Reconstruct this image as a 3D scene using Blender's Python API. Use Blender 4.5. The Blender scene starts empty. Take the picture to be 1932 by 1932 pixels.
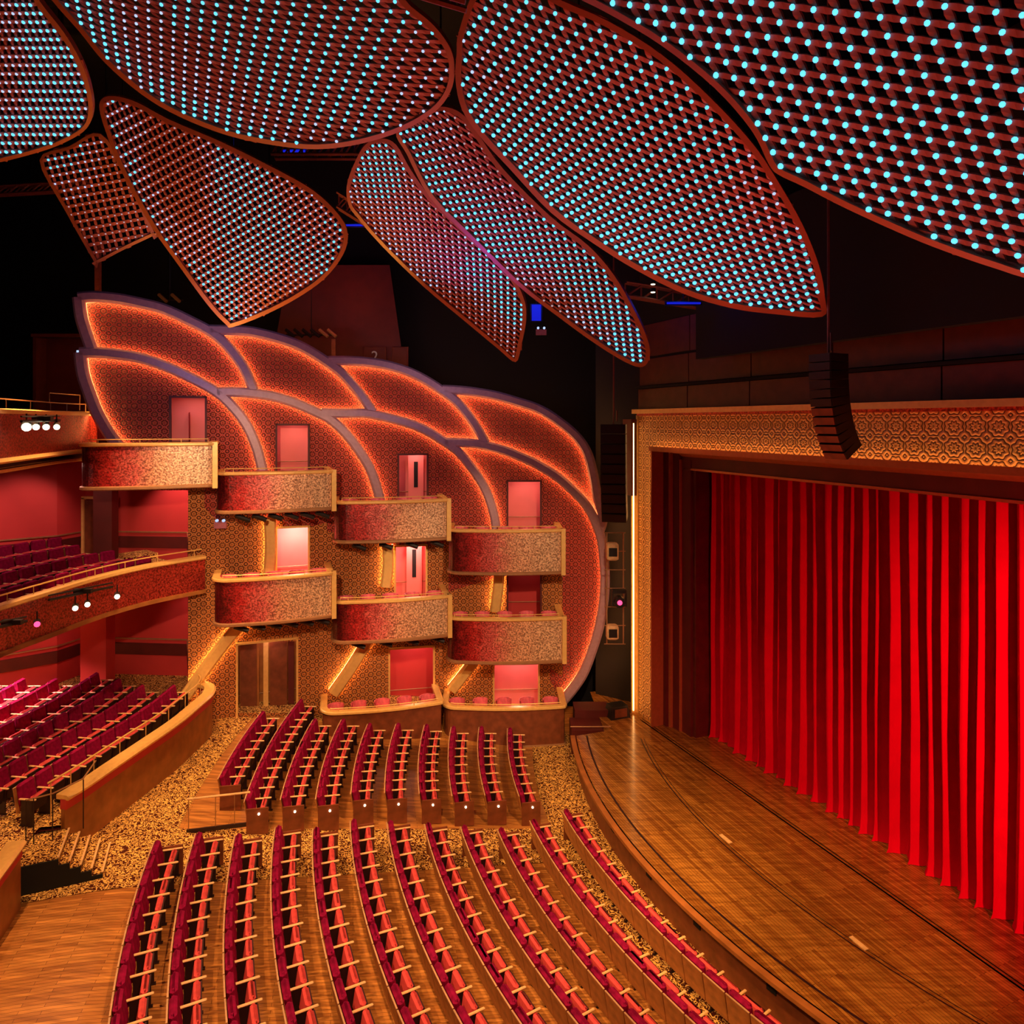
import bpy, bmesh, math, random
import numpy as np
from mathutils import Vector, Matrix
random.seed(7)
S = bpy.context.scene
COL = S.collection
F, CX, HY, CZ = 1300.0, 966.0, 796.0, 11.95   # focal length in px, principal column, horizon row, eye height

# ---------------------------------------------------------------- camera, world, exposure
cam_d = bpy.data.cameras.new('camera'); cam = bpy.data.objects.new('camera', cam_d); COL.objects.link(cam)
cam.location = (0, 0, CZ); cam.rotation_euler = (math.pi/2, 0, 0)
cam_d.sensor_width = 36; cam_d.lens = 36*F/1932; cam_d.shift_y = -(966-HY)/1932; cam_d.clip_end = 200
S.camera = cam
S.view_settings.view_transform = 'Standard'; S.view_settings.look = 'None'
S.view_settings.exposure = 0.0; S.view_settings.gamma = 1.0; S.view_settings.use_curve_mapping = False
W = bpy.data.worlds.new('world'); S.world = W; W.use_nodes = True
W.node_tree.nodes['Background'].inputs[0].default_value = (0.010, 0.003, 0.004, 1)
W.node_tree.nodes['Background'].inputs[1].default_value = 0.6

def look(o, tgt): o.rotation_euler = (Vector(tgt)-o.location).to_track_quat('-Z', 'Y').to_euler()
def area(loc, tgt, size, watts, col, size_y=None, spread=None):
    l = bpy.data.lights.new('area_light', 'AREA'); l.energy = watts; l.color = col; l.size = size
    if size_y: l.shape = 'RECTANGLE'; l.size_y = size_y
    if spread: l.spread = math.radians(spread)
    o = bpy.data.objects.new('area_light', l); COL.objects.link(o); o.location = loc; look(o, tgt); return o
def spot(loc, tgt, deg, watts, col, r=0.15, blend=0.6):
    l = bpy.data.lights.new('spot_light', 'SPOT'); l.energy = watts; l.color = col; l.spot_size = math.radians(deg)
    l.spot_blend = blend; l.shadow_soft_size = r
    o = bpy.data.objects.new('spot_light', l); COL.objects.link(o); o.location = loc; look(o, tgt); return o
WARM = (1.0, 0.50, 0.20); AMBER = (1.0, 0.42, 0.12); RED = (1.0, 0.0, 0.09)
# house lights over the stalls
spot((-9.5, 12.0, 16.5), (-6.5, 15.0, 0), 75, 4600, WARM, .12)
spot((-13.0, 19.0, 15.5), (-7.5, 19.5, 1), 80, 3300, WARM, .12)
spot((-1.5, 7.0, 12.8), (-1.0, 14.5, 0), 90, 4200, WARM, .12)
spot((4.0, 13.0, 12.5), (-.5, 18.5, 0), 62, 3600, WARM, .12)
spot((-9.0, 19.0, 14.5), (-8.8, 22.5, 1), 60, 2400, WARM, .12)
# stage: two warm spots from the house side
spot((3.2, 7.5, 12.8), (6.0, 14.9, 0.9), 36, 4600, (1.0, 0.50, 0.14), .3)
spot((.5, 10.0, 12.6), (3.8, 18.8, 0.9), 32, 2000, (1.0, 0.50, 0.14), .2)
# red wash on the house curtain
spot((10.2, 5.0, 7.6), (12.9, 12.6, 5.8), 80, 8800, RED, .2, 1.0)
spot((2.0, 7.0, 9.0), (12.3, 13.2, 3.0), 30, 900, RED, .2, 1.0)
# lamps added to imitate cool spill of the ceiling petals on the top of the tower
area((-9.5, 18.5, 13.6), (-10.5, 24.5, 14.6), 1.5, 26, (.66, .52, 1.0), spread=110)
area((-3.0, 20.5, 13.2), (-2.5, 27.0, 13.0), 1.5, 26, (.85, .58, .85), spread=110)
# box tower wash
spot((-4.0, 8.0, 13.0), (-8.3, 24.0, 7.8), 42, 5600, (1.0, 0.60, 0.34), .2)
spot((2.0, 9.0, 13.0), (-0.5, 25.0, 5.5), 34, 6400, (1.0, 0.60, 0.34), .2)
# fill lamps added to stand in for bounce on the undersides of the ceiling petals
area((-3.0, 15.0, 4.0), (-3.0, 15.5, 18), 9.0, 240, (1.0, 0.24, 0.11), spread=105)
area((3.5, 11.0, 4.0), (6.5, 10.0, 18), 6.0, 210, (1.0, 0.15, 0.09), spread=80)
spot((-9.0, 22.0, 9.5), (-8.6, 20.0, 15.0), 85, 2600, (1.0, 0.42, 0.06), .1)
spot((-3.0, 19.0, 12.0), (-1.5, 16.8, 16.5), 80, 480, (0.55, 0.12, 1.0), .1)

# ---------------------------------------------------------------- helpers
def P3(px, py, Y): return Vector(((px-CX)/F*Y, Y, CZ-(py-HY)/F*Y))
def G(px, py, z):
    Y = F*(CZ-z)/(py-HY); return Vector(((px-CX)/F*Y, Y, z))
def smooth(pts, n=6, closed=False):
    P = [Vector(p) for p in pts]; out = []; N = len(P)
    for i in range(N if closed else N-1):
        if closed: a, b, c, d = P[(i-1) % N], P[i], P[(i+1) % N], P[(i+2) % N]
        else: a, b, c, d = P[max(i-1, 0)], P[i], P[i+1], P[min(i+2, N-1)]
        for k in range(n):
            t = k/n
            out.append(0.5*((2*b)+(c-a)*t+(2*a-5*b+4*c-d)*t*t+(3*b-a-3*c+d)*t**3))
    if not closed: out.append(P[-1])
    return out
class MB:
    def __init__(s): s.v = []; s.f = []; s.m = []; s.uv = {}
    def quad(s, pts, mi=0, uv=None):
        b = len(s.v); s.v += [tuple(p) for p in pts]; s.f.append(tuple(range(b, b+len(pts)))); s.m.append(mi)
        if uv: s.uv[len(s.f)-1] = uv
    def box(s, c, d, M=None, mi=0, taper=1.0):
        hx, hy, hz = d[0]/2, d[1]/2, d[2]/2; b = len(s.v)
        for z in (-hz, hz):
            k = taper if z > 0 else 1
            for x, y in ((-hx, -hy), (hx, -hy), (hx, hy), (-hx, hy)):
                p = Vector((x*k, y*k, z))
                if M is not None: p = M @ p
                s.v.append(tuple(p+Vector(c)))
        for f in ((0, 3, 2, 1), (4, 5, 6, 7), (0, 1, 5, 4), (1, 2, 6, 5), (2, 3, 7, 6), (3, 0, 4, 7)):
            s.f.append(tuple(b+i for i in f)); s.m.append(mi)
    def rbox(s, c, d, r, M=None, mi=0):       # box with chamfered edges (cushions)
        hx, hy, hz = d[0]/2, d[1]/2, d[2]/2; r = min(r, hx*.9, hy*.9, hz*.9); b = len(s.v)
        rings = [(-hz, r), (-hz+r, 0), (hz-r, 0), (hz, r)]
        for z, ins in rings:
            X, Y = hx-ins, hy-ins
            for x, y in ((-X+r, -Y), (X-r, -Y), (X, -Y+r), (X, Y-r), (X-r, Y), (-X+r, Y), (-X, Y-r), (-X, -Y+r)):
                p = Vector((x, y, z))
                if M is not None: p = M @ p
                s.v.append(tuple(p+Vector(c)))
        for k in range(3):
            for i in range(8):
                j = (i+1) % 8; s.f.append((b+k*8+i, b+k*8+j, b+k*8+8+j, b+k*8+8+i)); s.m.append(mi)
        s.f.append(tuple(b+i for i in range(7, -1, -1))); s.m.append(mi)
        s.f.append(tuple(b+24+i for i in range(8))); s.m.append(mi)
    def tube(s, path, r, n=6, mi=0):
        path = [Vector(p) for p in path]; b = len(s.v); N = len(path)
        for i, p in enumerate(path):
            t = (path[min(i+1, N-1)]-path[max(i-1, 0)])
            t = t.normalized() if t.length > 1e-9 else Vector((0, 0, 1))
            u = t.cross(Vector((0, 0, 1)) if abs(t.z) < .9 else Vector((1, 0, 0))).normalized(); w = t.cross(u)
            for k in range(n):
                a = 2*math.pi*k/n; s.v.append(tuple(p+(u*math.cos(a)+w*math.sin(a))*r))
        for i in range(N-1):
            for k in range(n):
                j = (k+1) % n; s.f.append((b+i*n+k, b+i*n+j, b+(i+1)*n+j, b+(i+1)*n+k)); s.m.append(mi)
        s.f.append(tuple(b+k for k in range(n))); s.m.append(mi)
        s.f.append(tuple(b+(N-1)*n+k for k in range(n-1, -1, -1))); s.m.append(mi)
    def sweep(s, path, prof, mi=0, side=1, closed_prof=True, caps=True, uvs=False):
        # horizontal path, profile in (outward, up); outward = right-hand normal * side
        path = [Vector(p) for p in path]; N = len(path); K = len(prof); b = len(s.v); L = [0]
        for i in range(1, N): L.append(L[-1]+(path[i]-path[i-1]).length)
        for i, p in enumerate(path):
            t = path[min(i+1, N-1)]-path[max(i-1, 0)]; t.z = 0; t.normalize()
            n = Vector((t.y, -t.x, 0))*side
            for (o, u) in prof: s.v.append(tuple(p+n*o+Vector((0, 0, u))))
        R = K if closed_prof else K-1
        for i in range(N-1):
            for k in range(R):
                j = (k+1) % K
                s.f.append((b+i*K+k, b+(i+1)*K+k, b+(i+1)*K+j, b+i*K+j)); s.m.append(mi)
                if uvs:
                    u0, u1 = L[i]/L[-1], L[i+1]/L[-1]; v0, v1 = prof[k][1], prof[j][1]
                    s.uv[len(s.f)-1] = [(u0, v0), (u1, v0), (u1, v1), (u0, v1)]
        if closed_prof and caps:
            s.f.append(tuple(b+k for k in range(K))); s.m.append(mi)
            s.f.append(tuple(b+(N-1)*K+k for k in range(K-1, -1, -1))); s.m.append(mi)
    def mesh(s, name, mats, smooth_=False):
        me = bpy.data.meshes.new(name); me.from_pydata(s.v, [], s.f); me.update()
        for m in (mats if isinstance(mats, (list, tuple)) else [mats]): me.materials.append(m)
        if any(s.m): me.polygons.foreach_set('material_index', s.m)
        if s.uv:
            uvl = me.uv_layers.new(name='uv')
            for fi, uv in s.uv.items():
                for li, c in zip(me.polygons[fi].loop_indices, uv): uvl.data[li].uv = c
        if smooth_: me.polygons.foreach_set('use_smooth', [True]*len(me.polygons))
        return me
    def build(s, name, mats, parent=None, smooth_=False, **tags):
        return link(name, s.mesh(name, mats, smooth_), parent, **tags)
def link(name, me, parent=None, **tags):
    o = bpy.data.objects.new(name, me); COL.objects.link(o)
    if parent is not None: o.parent = parent
    for k, v in tags.items(): o[k] = v
    return o
def thing(name, label, cat, loc=(0, 0, 0), rz=0, group=None):
    o = bpy.data.objects.new(name, None); COL.objects.link(o); o.location = loc; o.rotation_euler = (0, 0, rz)
    o.empty_display_size = .1; o['label'] = label; o['category'] = cat
    if group: o['group'] = group
    return o
def holder(name):
    o = bpy.data.objects.new(name, None); COL.objects.link(o); o['kind'] = 'structure'; return o
ORD = ['first', 'second', 'third', 'fourth', 'fifth', 'sixth', 'seventh', 'eighth', 'ninth', 'tenth', 'eleventh', 'twelfth',
       'thirteenth', 'fourteenth', 'fifteenth', 'sixteenth', 'seventeenth', 'eighteenth', 'nineteenth', 'twentieth', 'twenty-first',
       'twenty-second', 'twenty-third', 'twenty-fourth']

# ---------------------------------------------------------------- materials
def mat(name, col, rough=.6, metal=0., emit=None, strength=0., var=.15, scale=8., coat=0.):
    m = bpy.data.materials.new(name); m.use_nodes = True; nt = m.node_tree; b = nt.nodes['Principled BSDF']
    b.inputs['Roughness'].default_value = rough; b.inputs['Metallic'].default_value = metal
    if coat: b.inputs['Coat Weight'].default_value = coat; b.inputs['Coat Roughness'].default_value = .15
    if emit:
        b.inputs['Base Color'].default_value = (0, 0, 0, 1)
        b.inputs['Emission Color'].default_value = (*emit, 1); b.inputs['Emission Strength'].default_value = strength
        return m
    tc = nt.nodes.new('ShaderNodeTexCoord'); n = nt.nodes.new('ShaderNodeTexNoise'); n.inputs['Scale'].default_value = scale
    r = nt.nodes.new('ShaderNodeValToRGB'); c = col
    r.color_ramp.elements[0].position = .3; r.color_ramp.elements[1].position = .7
    r.color_ramp.elements[0].color = (*[x*(1-var) for x in c], 1); r.color_ramp.elements[1].color = (*[min(1, x*(1+var)) for x in c], 1)
    nt.links.new(tc.outputs['Object'], n.inputs['Vector']); nt.links.new(n.outputs['Fac'], r.inputs['Fac'])
    nt.links.new(r.outputs['Color'], b.inputs['Base Color'])
    return m
def nodes(m): nt = m.node_tree; return nt, nt.nodes['Principled BSDF']
def mth(nt, op, a, b=None, c=None):
    n = nt.nodes.new('ShaderNodeMath'); n.operation = op
    for i, v in enumerate((a, b, c)):
        if v is None: continue
        if isinstance(v, (int, float)): n.inputs[i].default_value = v
        else: nt.links.new(v, n.inputs[i])
    return n.outputs[0]
def blank(name, rough=.6, metal=0., coat=0.):
    m = bpy.data.materials.new(name); m.use_nodes = True; nt, b = nodes(m)
    b.inputs['Roughness'].default_value = rough; b.inputs['Metallic'].default_value = metal
    if coat: b.inputs['Coat Weight'].default_value = coat; b.inputs['Coat Roughness'].default_value = .12
    return m, nt, b
def planks(name, ang, bw, rh, c1, c2, c3, rough, coat=.0):
    m, nt, b = blank(name, rough, 0, coat)
    tc = nt.nodes.new('ShaderNodeTexCoord'); mp = nt.nodes.new('ShaderNodeMapping'); mp.inputs['Rotation'].default_value = (0, 0, -ang)
    br = nt.nodes.new('ShaderNodeTexBrick'); br.inputs['Scale'].default_value = 1; br.inputs['Brick Width'].default_value = bw
    br.inputs['Row Height'].default_value = rh; br.inputs['Mortar Size'].default_value = .004; br.offset = .37
    br.inputs['Color1'].default_value = (*c1, 1); br.inputs['Color2'].default_value = (*c2, 1); br.inputs['Mortar'].default_value = (*c3, 1)
    br.inputs['Bias'].default_value = 0
    n = nt.nodes.new('ShaderNodeTexNoise'); n.inputs['Scale'].default_value = 1.2; n.inputs['Detail'].default_value = 6
    mp2 = nt.nodes.new('ShaderNodeMapping'); mp2.inputs['Rotation'].default_value = (0, 0, -ang); mp2.inputs['Scale'].default_value = (1, 9, 1)
    mx = nt.nodes.new('ShaderNodeMixRGB'); mx.blend_type = 'MULTIPLY'; mx.inputs[0].default_value = .75
    r = nt.nodes.new('ShaderNodeValToRGB'); r.color_ramp.elements[0].position = .35; r.color_ramp.elements[1].position = .65
    r.color_ramp.elements[0].color = (.45, .38, .34, 1); r.color_ramp.elements[1].color = (1, 1, 1, 1)
    L = nt.links.new
    L(tc.outputs['Object'], mp.inputs['Vector']); L(mp.outputs[0], br.inputs['Vector']); L(tc.outputs['Object'], mp2.inputs['Vector'])
    L(mp2.outputs[0], n.inputs['Vector']); L(n.outputs['Fac'], r.inputs['Fac']); L(br.outputs['Color'], mx.inputs[1]); L(r.outputs[0], mx.inputs[2])
    L(mx.outputs[0], b.inputs['Base Color'])
    return m
def carpet(name):
    m, nt, b = blank(name, .95)
    tc = nt.nodes.new('ShaderNodeTexCoord'); n = nt.nodes.new('ShaderNodeTexNoise'); n.inputs['Scale'].default_value = 8.5
    n.inputs['Detail'].default_value = 1.0; n.inputs['Distortion'].default_value = .7
    v = mth(nt, 'SINE', mth(nt, 'MULTIPLY', n.outputs['Fac'], 30))
    r = nt.nodes.new('ShaderNodeValToRGB'); r.color_ramp.elements[0].position = .48; r.color_ramp.elements[1].position = .64
    r.color_ramp.elements[0].color = (.085, .018, .010, 1); r.color_ramp.elements[1].color = (.90, .56, .15, 1)
    L = nt.links.new; L(tc.outputs['Object'], n.inputs['Vector']); L(mth(nt, 'MULTIPLY_ADD', v, .5, .5), r.inputs['Fac'])
    L(r.outputs[0], b.inputs['Base Color']); return m
def filigree(name, ang, k, c_lo, c_hi, rough=.5, metal=0., edge=(.42, .62), bump=.6, ring=11):
    m, nt, b = blank(name, rough, metal)
    tc = nt.nodes.new('ShaderNodeTexCoord'); mp = nt.nodes.new('ShaderNodeMapping'); mp.inputs['Rotation'].default_value = (0, 0, -ang)
    sp = nt.nodes.new('ShaderNodeSeparateXYZ'); L = nt.links.new
    L(tc.outputs['Object'], mp.inputs['Vector']); L(mp.outputs[0], sp.inputs[0])
    x = mth(nt, 'MULTIPLY', sp.outputs['X'], k); z = mth(nt, 'MULTIPLY', sp.outputs['Z'], k)
    # rosettes on a square lattice: concentric rings and radial petals around each lattice point
    fx = mth(nt, 'SUBTRACT', mth(nt, 'FRACT', x), .5); fz = mth(nt, 'SUBTRACT', mth(nt, 'FRACT', z), .5)
    rr = mth(nt, 'SQRT', mth(nt, 'ADD', mth(nt, 'MULTIPLY', fx, fx), mth(nt, 'MULTIPLY', fz, fz)))
    an = mth(nt, 'ARCTAN2', fz, fx)
    pet = mth(nt, 'MULTIPLY', mth(nt, 'COSINE', mth(nt, 'MULTIPLY', an, 8)), .5)
    v = mth(nt, 'ABSOLUTE', mth(nt, 'SINE', mth(nt, 'ADD', mth(nt, 'MULTIPLY', rr, ring), pet)))
    r = nt.nodes.new('ShaderNodeValToRGB'); r.color_ramp.elements[0].position = edge[0]; r.color_ramp.elements[1].position = edge[1]
    r.color_ramp.elements[0].color = (*c_lo, 1); r.color_ramp.elements[1].color = (*c_hi, 1)
    bp = nt.nodes.new('ShaderNodeBump'); bp.inputs['Strength'].default_value = bump; bp.inputs['Distance'].default_value = .03
    L(v, r.inputs['Fac']); L(r.outputs[0], b.inputs['Base Color']); L(v, bp.inputs['Height']); L(bp.outputs[0], b.inputs['Normal'])
    return m
def mosaic(name, grad=True, dark=(.10, .004, .006), mid=(.55, .03, .03), gold=(.90, .64, .38)):
    m, nt, b = blank(name, .35, .25); L = nt.links.new
    tc = nt.nodes.new('ShaderNodeTexCoord'); vo = nt.nodes.new('ShaderNodeTexNoise'); vo.inputs['Scale'].default_value = 19; vo.inputs['Detail'].default_value = 2
    L(tc.outputs['Object'], vo.inputs['Vector'])
    r = nt.nodes.new('ShaderNodeValToRGB'); r.color_ramp.elements[0].position = .36; r.color_ramp.elements[1].position = .64
    r.color_ramp.elements[0].color = (.33, .25, .23, 1); r.color_ramp.elements[1].color = (1.25, 1.2, 1.2, 1)
    L(vo.outputs['Fac'], r.inputs['Fac'])
    mx = nt.nodes.new('ShaderNodeMixRGB'); mx.blend_type = 'MULTIPLY'; mx.inputs[0].default_value = 1; L(r.outputs[0], mx.inputs[2])
    if grad:
        uv = nt.nodes.new('ShaderNodeUVMap'); sp = nt.nodes.new('ShaderNodeSeparateXYZ'); L(uv.outputs[0], sp.inputs[0])
        n2 = nt.nodes.new('ShaderNodeTexNoise'); n2.inputs['Scale'].default_value = 4; L(tc.outputs['Object'], n2.inputs['Vector'])
        u = mth(nt, 'ADD', sp.outputs['X'], mth(nt, 'MULTIPLY', mth(nt, 'SUBTRACT', n2.outputs['Fac'], .5), .12))
        g = nt.nodes.new('ShaderNodeValToRGB'); e = g.color_ramp.elements
        e[0].position = .24; e[0].color = (*dark, 1); e[1].position = .70; e[1].color = (*gold, 1)
        q = e.new(.33); q.color = (*mid, 1); q = e.new(.43); q.color = (.78, .17, .15, 1); q = e.new(.53); q.color = (.85, .46, .26, 1)
        L(u, g.inputs['Fac']); L(g.outputs[0], mx.inputs[1])
    else: mx.inputs[1].default_value = (*mid, 1)
    L(mx.outputs[0], b.inputs['Base Color'])
    bp = nt.nodes.new('ShaderNodeBump'); bp.inputs['Strength'].default_value = .5; bp.inputs['Distance'].default_value = .02
    L(vo.outputs['Fac'], bp.inputs['Height']); L(bp.outputs[0], b.inputs['Normal']); return m

DANG = math.atan2(1300, -553)                      # direction of the proscenium line in plan
M = {}
M['wood_floor'] = planks('oak_floor', math.radians(13), 1.1, .085, (.78, .36, .085), (.50, .20, .045), (.14, .045, .012), .36)
M['stage_wood'] = planks('stage_boards', DANG, 1.8, .075, (.54, .25, .045), (.28, .105, .018), (.07, .02, .006), .22, .4)
M['carpet'] = carpet('patterned_carpet')
M['cushion'] = mat('magenta_velvet', (.30, .006, .07), .8, var=.3)
M['seat_red'] = mat('rose_velvet', (.78, .10, .11), .75, var=.12)
M['seat_under'] = mat('dark_seat_shell', (.035, .008, .010), .6)
M['back_wood'] = mat('seat_back_veneer', (.52, .21, .06), .45, var=.25, scale=5)
M['piping'] = mat('pale_piping', (.62, .38, .20), .5)
M['arm_wood'] = mat('pale_arm_wood', (.86, .56, .26), .4)
M['stand'] = mat('dark_steel', (.020, .006, .008), .5)
M['panel_wood'] = mat('mahogany', (.20, .055, .022), .42, var=.25, scale=4)
M['gold'] = mat('brushed_gold', (.98, .62, .20), .34, .2, var=.08)
M['bronze'] = mat('dull_bronze', (.42, .22, .10), .45, .3, var=.1)
M['rib'] = mat('mauve_bronze', (.52, .32, .36), .42, .1, var=.08)
M['copper'] = mat('copper_lacquer', (.55, .17, .06), .35, .3, var=.08)
M['red_wall'] = mat('red_plaster', (.60, .045, .045), .7, var=.05, scale=1)
M['pink_wall'] = mat('rose_plaster', (.80, .24, .22), .7, var=.06, scale=1)
M['dark_red'] = mat('dark_red_panel', (.11, .010, .008), .6, var=.15, scale=2)
M['black'] = mat('matt_black', (.004, .0035, .004), .85)
M['black_metal'] = mat('black_metal', (.012, .010, .010), .45)
M['wall_wood'] = mat('dark_wall_wood', (.11, .018, .010), .45, var=.2, scale=3)
M['steel_red'] = mat('red_oxide_steel', (.22, .045, .03), .5)
M['honey'] = mat('honey_wood', (.38, .14, .035), .4, var=.2, scale=3)
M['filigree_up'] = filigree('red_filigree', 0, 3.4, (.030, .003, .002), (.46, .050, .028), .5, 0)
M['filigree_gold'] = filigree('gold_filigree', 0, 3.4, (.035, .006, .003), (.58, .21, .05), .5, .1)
M['filigree_frame'] = filigree('frame_filigree', DANG, 2.15, (.07, .012, .003), (.92, .50, .16), .4, .2, (.22, .42), 1., 14)
M['mosaic'] = mosaic('box_mosaic')
M['mosaic_red'] = mosaic('balcony_mosaic', False, mid=(.50, .055, .035))
M['curtain'] = mat('house_curtain_velvet', (.62, .001, .024), .9, var=.06, scale=2)
M['lattice'] = mat('petal_lattice', (.42, .085, .055), .5, var=.12, scale=3)
M['petal_rim'] = mat('petal_rim', (.36, .10, .055), .45, var=.08, scale=2)
M['led_cyan'] = mat('led_cyan', None, emit=(.11, .58, 1.0), strength=1.7)
M['led_pale'] = mat('led_pale', None, emit=(.50, .66, 1.0), strength=1.1)
M['led_dim'] = mat('led_dim', None, emit=(.80, .55, .60), strength=.6)
M['strip'] = mat('amber_led_strip', None, emit=(1.0, .42, .12), strength=20)
M['strip_frame'] = mat('frame_led_strip', None, emit=(1.0, .50, .17), strength=8)
M['lamp'] = mat('lamp_glow', None, emit=(1.0, .86, .55), strength=7)
M['lamp_soft'] = mat('aisle_lamp_glow', None, emit=(1.0, .85, .55), strength=6)
M['lamp_red'] = mat('red_lamp_glow', None, emit=(1.0, .05, .16), strength=3)
M['blue_glow'] = mat('blue_work_light', None, emit=(.01, .02, 1.0), strength=.6)
M['pink_metal'] = mat('pink_painted_box', (.55, .20, .28), .5)
for k_ in ('curtain', 'cushion', 'seat_red', 'carpet'): M[k_].node_tree.nodes['Principled BSDF'].inputs['Specular IOR Level'].default_value = .08

# ---------------------------------------------------------------- plan of the stalls
CC = Vector((20.94, 24.35)); SC = Vector((20.49, 23.75)); SR = 18.25
R11 = 20.685
def fz(r): return .1186*min(max(0., r-R11), 10.6)
def pol(r, th, z=0., c=CC): return Vector((c.x-r*math.cos(th), c.y-r*math.sin(th), z))
def rth(p): d = Vector((CC.x-p.x, CC.y-p.y)); return d.length, math.atan2(d.y, d.x)
RD = math.radians

def polar_floor(name, r0, r1, t0, t1, material, lift=0., nr=None, nt_=None, parent=None, **tags):
    nr = nr or max(2, int((r1-r0)/.8)); nt_ = nt_ or max(2, int((t1-t0)/RD(1.5))); m = MB()
    for i in range(nr+1):
        r = r0+(r1-r0)*i/nr
        for j in range(nt_+1): m.v.append(tuple(pol(r, t0+(t1-t0)*j/nt_, fz(r)+lift)))
    for i in range(nr):
        for j in range(nt_):
            a = i*(nt_+1)+j; m.f.append((a, a+1, a+nt_+2, a+nt_+1)); m.m.append(0)
    return m.build(name, material, parent, **tags)
polar_floor('floor', 14.0, 46.0, RD(-14), RD(62), M['wood_floor'], 0, nr=60, kind='structure')
# carpet areas, raised a little over the boards: the side aisle, the band before the stage, the wide cross-over at the rear left
A_T0, A_T1 = RD(11.35), RD(15.9)
aisle = polar_floor('aisle_carpet', 20.2, 30.4, A_T0+RD(.2), A_T1, M['carpet'], .012, kind='structure')
polar_floor('stage_front_carpet', 18.3, 20.2, RD(-6), RD(48), M['carpet'], .014, kind='structure')
polar_floor('rear_carpet', 30.4, 36.5, RD(-14), A_T1, M['carpet'], .013, kind='structure')
polar_floor('doorway_carpet', 25.0, 30.4, RD(-14), RD(-2.2), M['carpet'], .011, kind='structure')

# ---------------------------------------------------------------- theatre seats
def seat_meshes():
    tilt = Matrix.Rotation(RD(-10), 3, 'Y')
    b = MB(); b.rbox((-.055, 0, .70), (.135, .50, .54), .045, tilt)
    p = MB(); p.box((-.135, 0, .575), (.025, .54, .62), tilt); p.box((-.19, 0, .885), (.03, .54, .016), None, 1)
    c = MB(); tl = Matrix.Rotation(RD(9), 3, 'Y')
    c.rbox((.25, 0, .50), (.12, .465, .40), .04, tl); c.box((.318, 0, .48), (.03, .44, .34), tl, 1)
    a = MB(); a.rbox((.215, 0, .652), (.45, .055, .035), .012)
    s = MB(); s.box((.20, 0, .32), (.30, .03, .62)); s.box((.19, 0, .012), (.38, .06, .024))
    return (b.mesh('backrest', M['cushion']), p.mesh('back_panel', [M['back_wood'], M['piping']]),
            c.mesh('seat', [M['seat_red'], M['seat_under']]), a.mesh('armrest', M['arm_wood']), s.mesh('stanchion', M['stand']))
SM = seat_meshes()
endp = MB(); endp.box((.16, 0, .36), (.56, .045, .70), None, 0, 1.0); END = endp.mesh('end_panel', M['panel_wood'])
lm = MB(); lm.tube([(0, -.012, 0), (0, .012, 0)], .030, 8); LAMP = lm.mesh('aisle_light', M['lamp_soft'])
NSEAT = [0]
def seat(loc, rz, label, group, arm_side=1, both=False, end=0, lamp=True, detail=True):
    t = thing('theatre_seat', label, 'seat', loc, rz, group); NSEAT[0] += 1
    for n, me in zip(('backrest', 'back_panel', 'seat'), SM): link(n, me, t)
    for sgn in ((1, -1) if both else (arm_side,)):
        for n, me in zip(('armrest', 'stanchion'), SM[3:]):
            o = link(n, me, t); o.location = (0, .28*sgn, 0)
    if end:
        o = link('end_panel', END, t); o.location = (0, .315*end, 0)
        if lamp:
            q = link('aisle_light', LAMP, o); q.location = (.20, .034*end, .57)
    return t
RR = [30.071, 29.211, 28.297, 27.385, 26.466, 25.531, 24.589, 23.612, 22.673, 21.701, 20.685, 19.66]
TN = [15.27, 14.71, 14.94, 14.33, 14.56, 13.85, 14.08, 14.41, 14.81, 15.25, 14.33, 13.6]
TF = [None, 9.69, 11.96, 11.72, 11.61, 10.98, 10.79, 10.82, 11.05, 10.88, 10.97]
NF = [0, 8, 12, 12, 13, 12, 12, 11, 10, 10, 9]
def seat_at(r, th, z, label, group, **k):
    p = pol(r+.235, th, z)
    return seat(p, th, label, group, **k)
WX = [-22, -17, -15, -12.5, -10.3, -7.2, -5, -3, -1, 1, 3, 4.5, 7]; WY = [20, 22.3, 23.2, 24.1, 24.9, 26.0, 26.7, 27.1, 27.3, 27.4, 27.15, 26.8, 26]
def wy(x): return float(np.interp(x, WX, WY))
# near block: rows run from the aisle towards the camera
for k in range(12):
    R = RR[k]; dth = .56/R; j = 0
    while True:
        th = RD(TN[k])+dth*(j+.5); p = pol(R, th, fz(R)); py = HY+F*(CZ-p.z-.95)/p.y
        if py > 1975 or p.y < 5: break
        seat_at(R, th, fz(R), f"rose tip-up seat, {ORD[j]} from the cross aisle, near block, {ORD[11-k]} row from the stage",
                'tip-up seats of the near stalls block', arm_side=1, end=(1 if j == 0 else 0), lamp=False)
        j += 1
# far block: rows run from the aisle towards the boxes
for k in range(1, 11):
    R = RR[k]; dth = .56/R
    nk = NF[k]
    while k >= 3 and pol(R+.235, RD(TF[k])-dth*(nk-.5)).y > wy(pol(R+.235, RD(TF[k])-dth*(nk-.5)).x)*.932-.75: nk -= 1
    for j in range(nk):
        th = RD(TF[k])-dth*(j+.5)
        seat_at(R, th, fz(R), f"rose tip-up seat, {ORD[j]} from the cross aisle, far block, {ORD[10-k]} row from the stage",
                'tip-up seats of the far stalls block', arm_side=-1, both=(j == nk-1), end=(-1 if j == 0 else 0), lamp=(k > 1))

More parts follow.
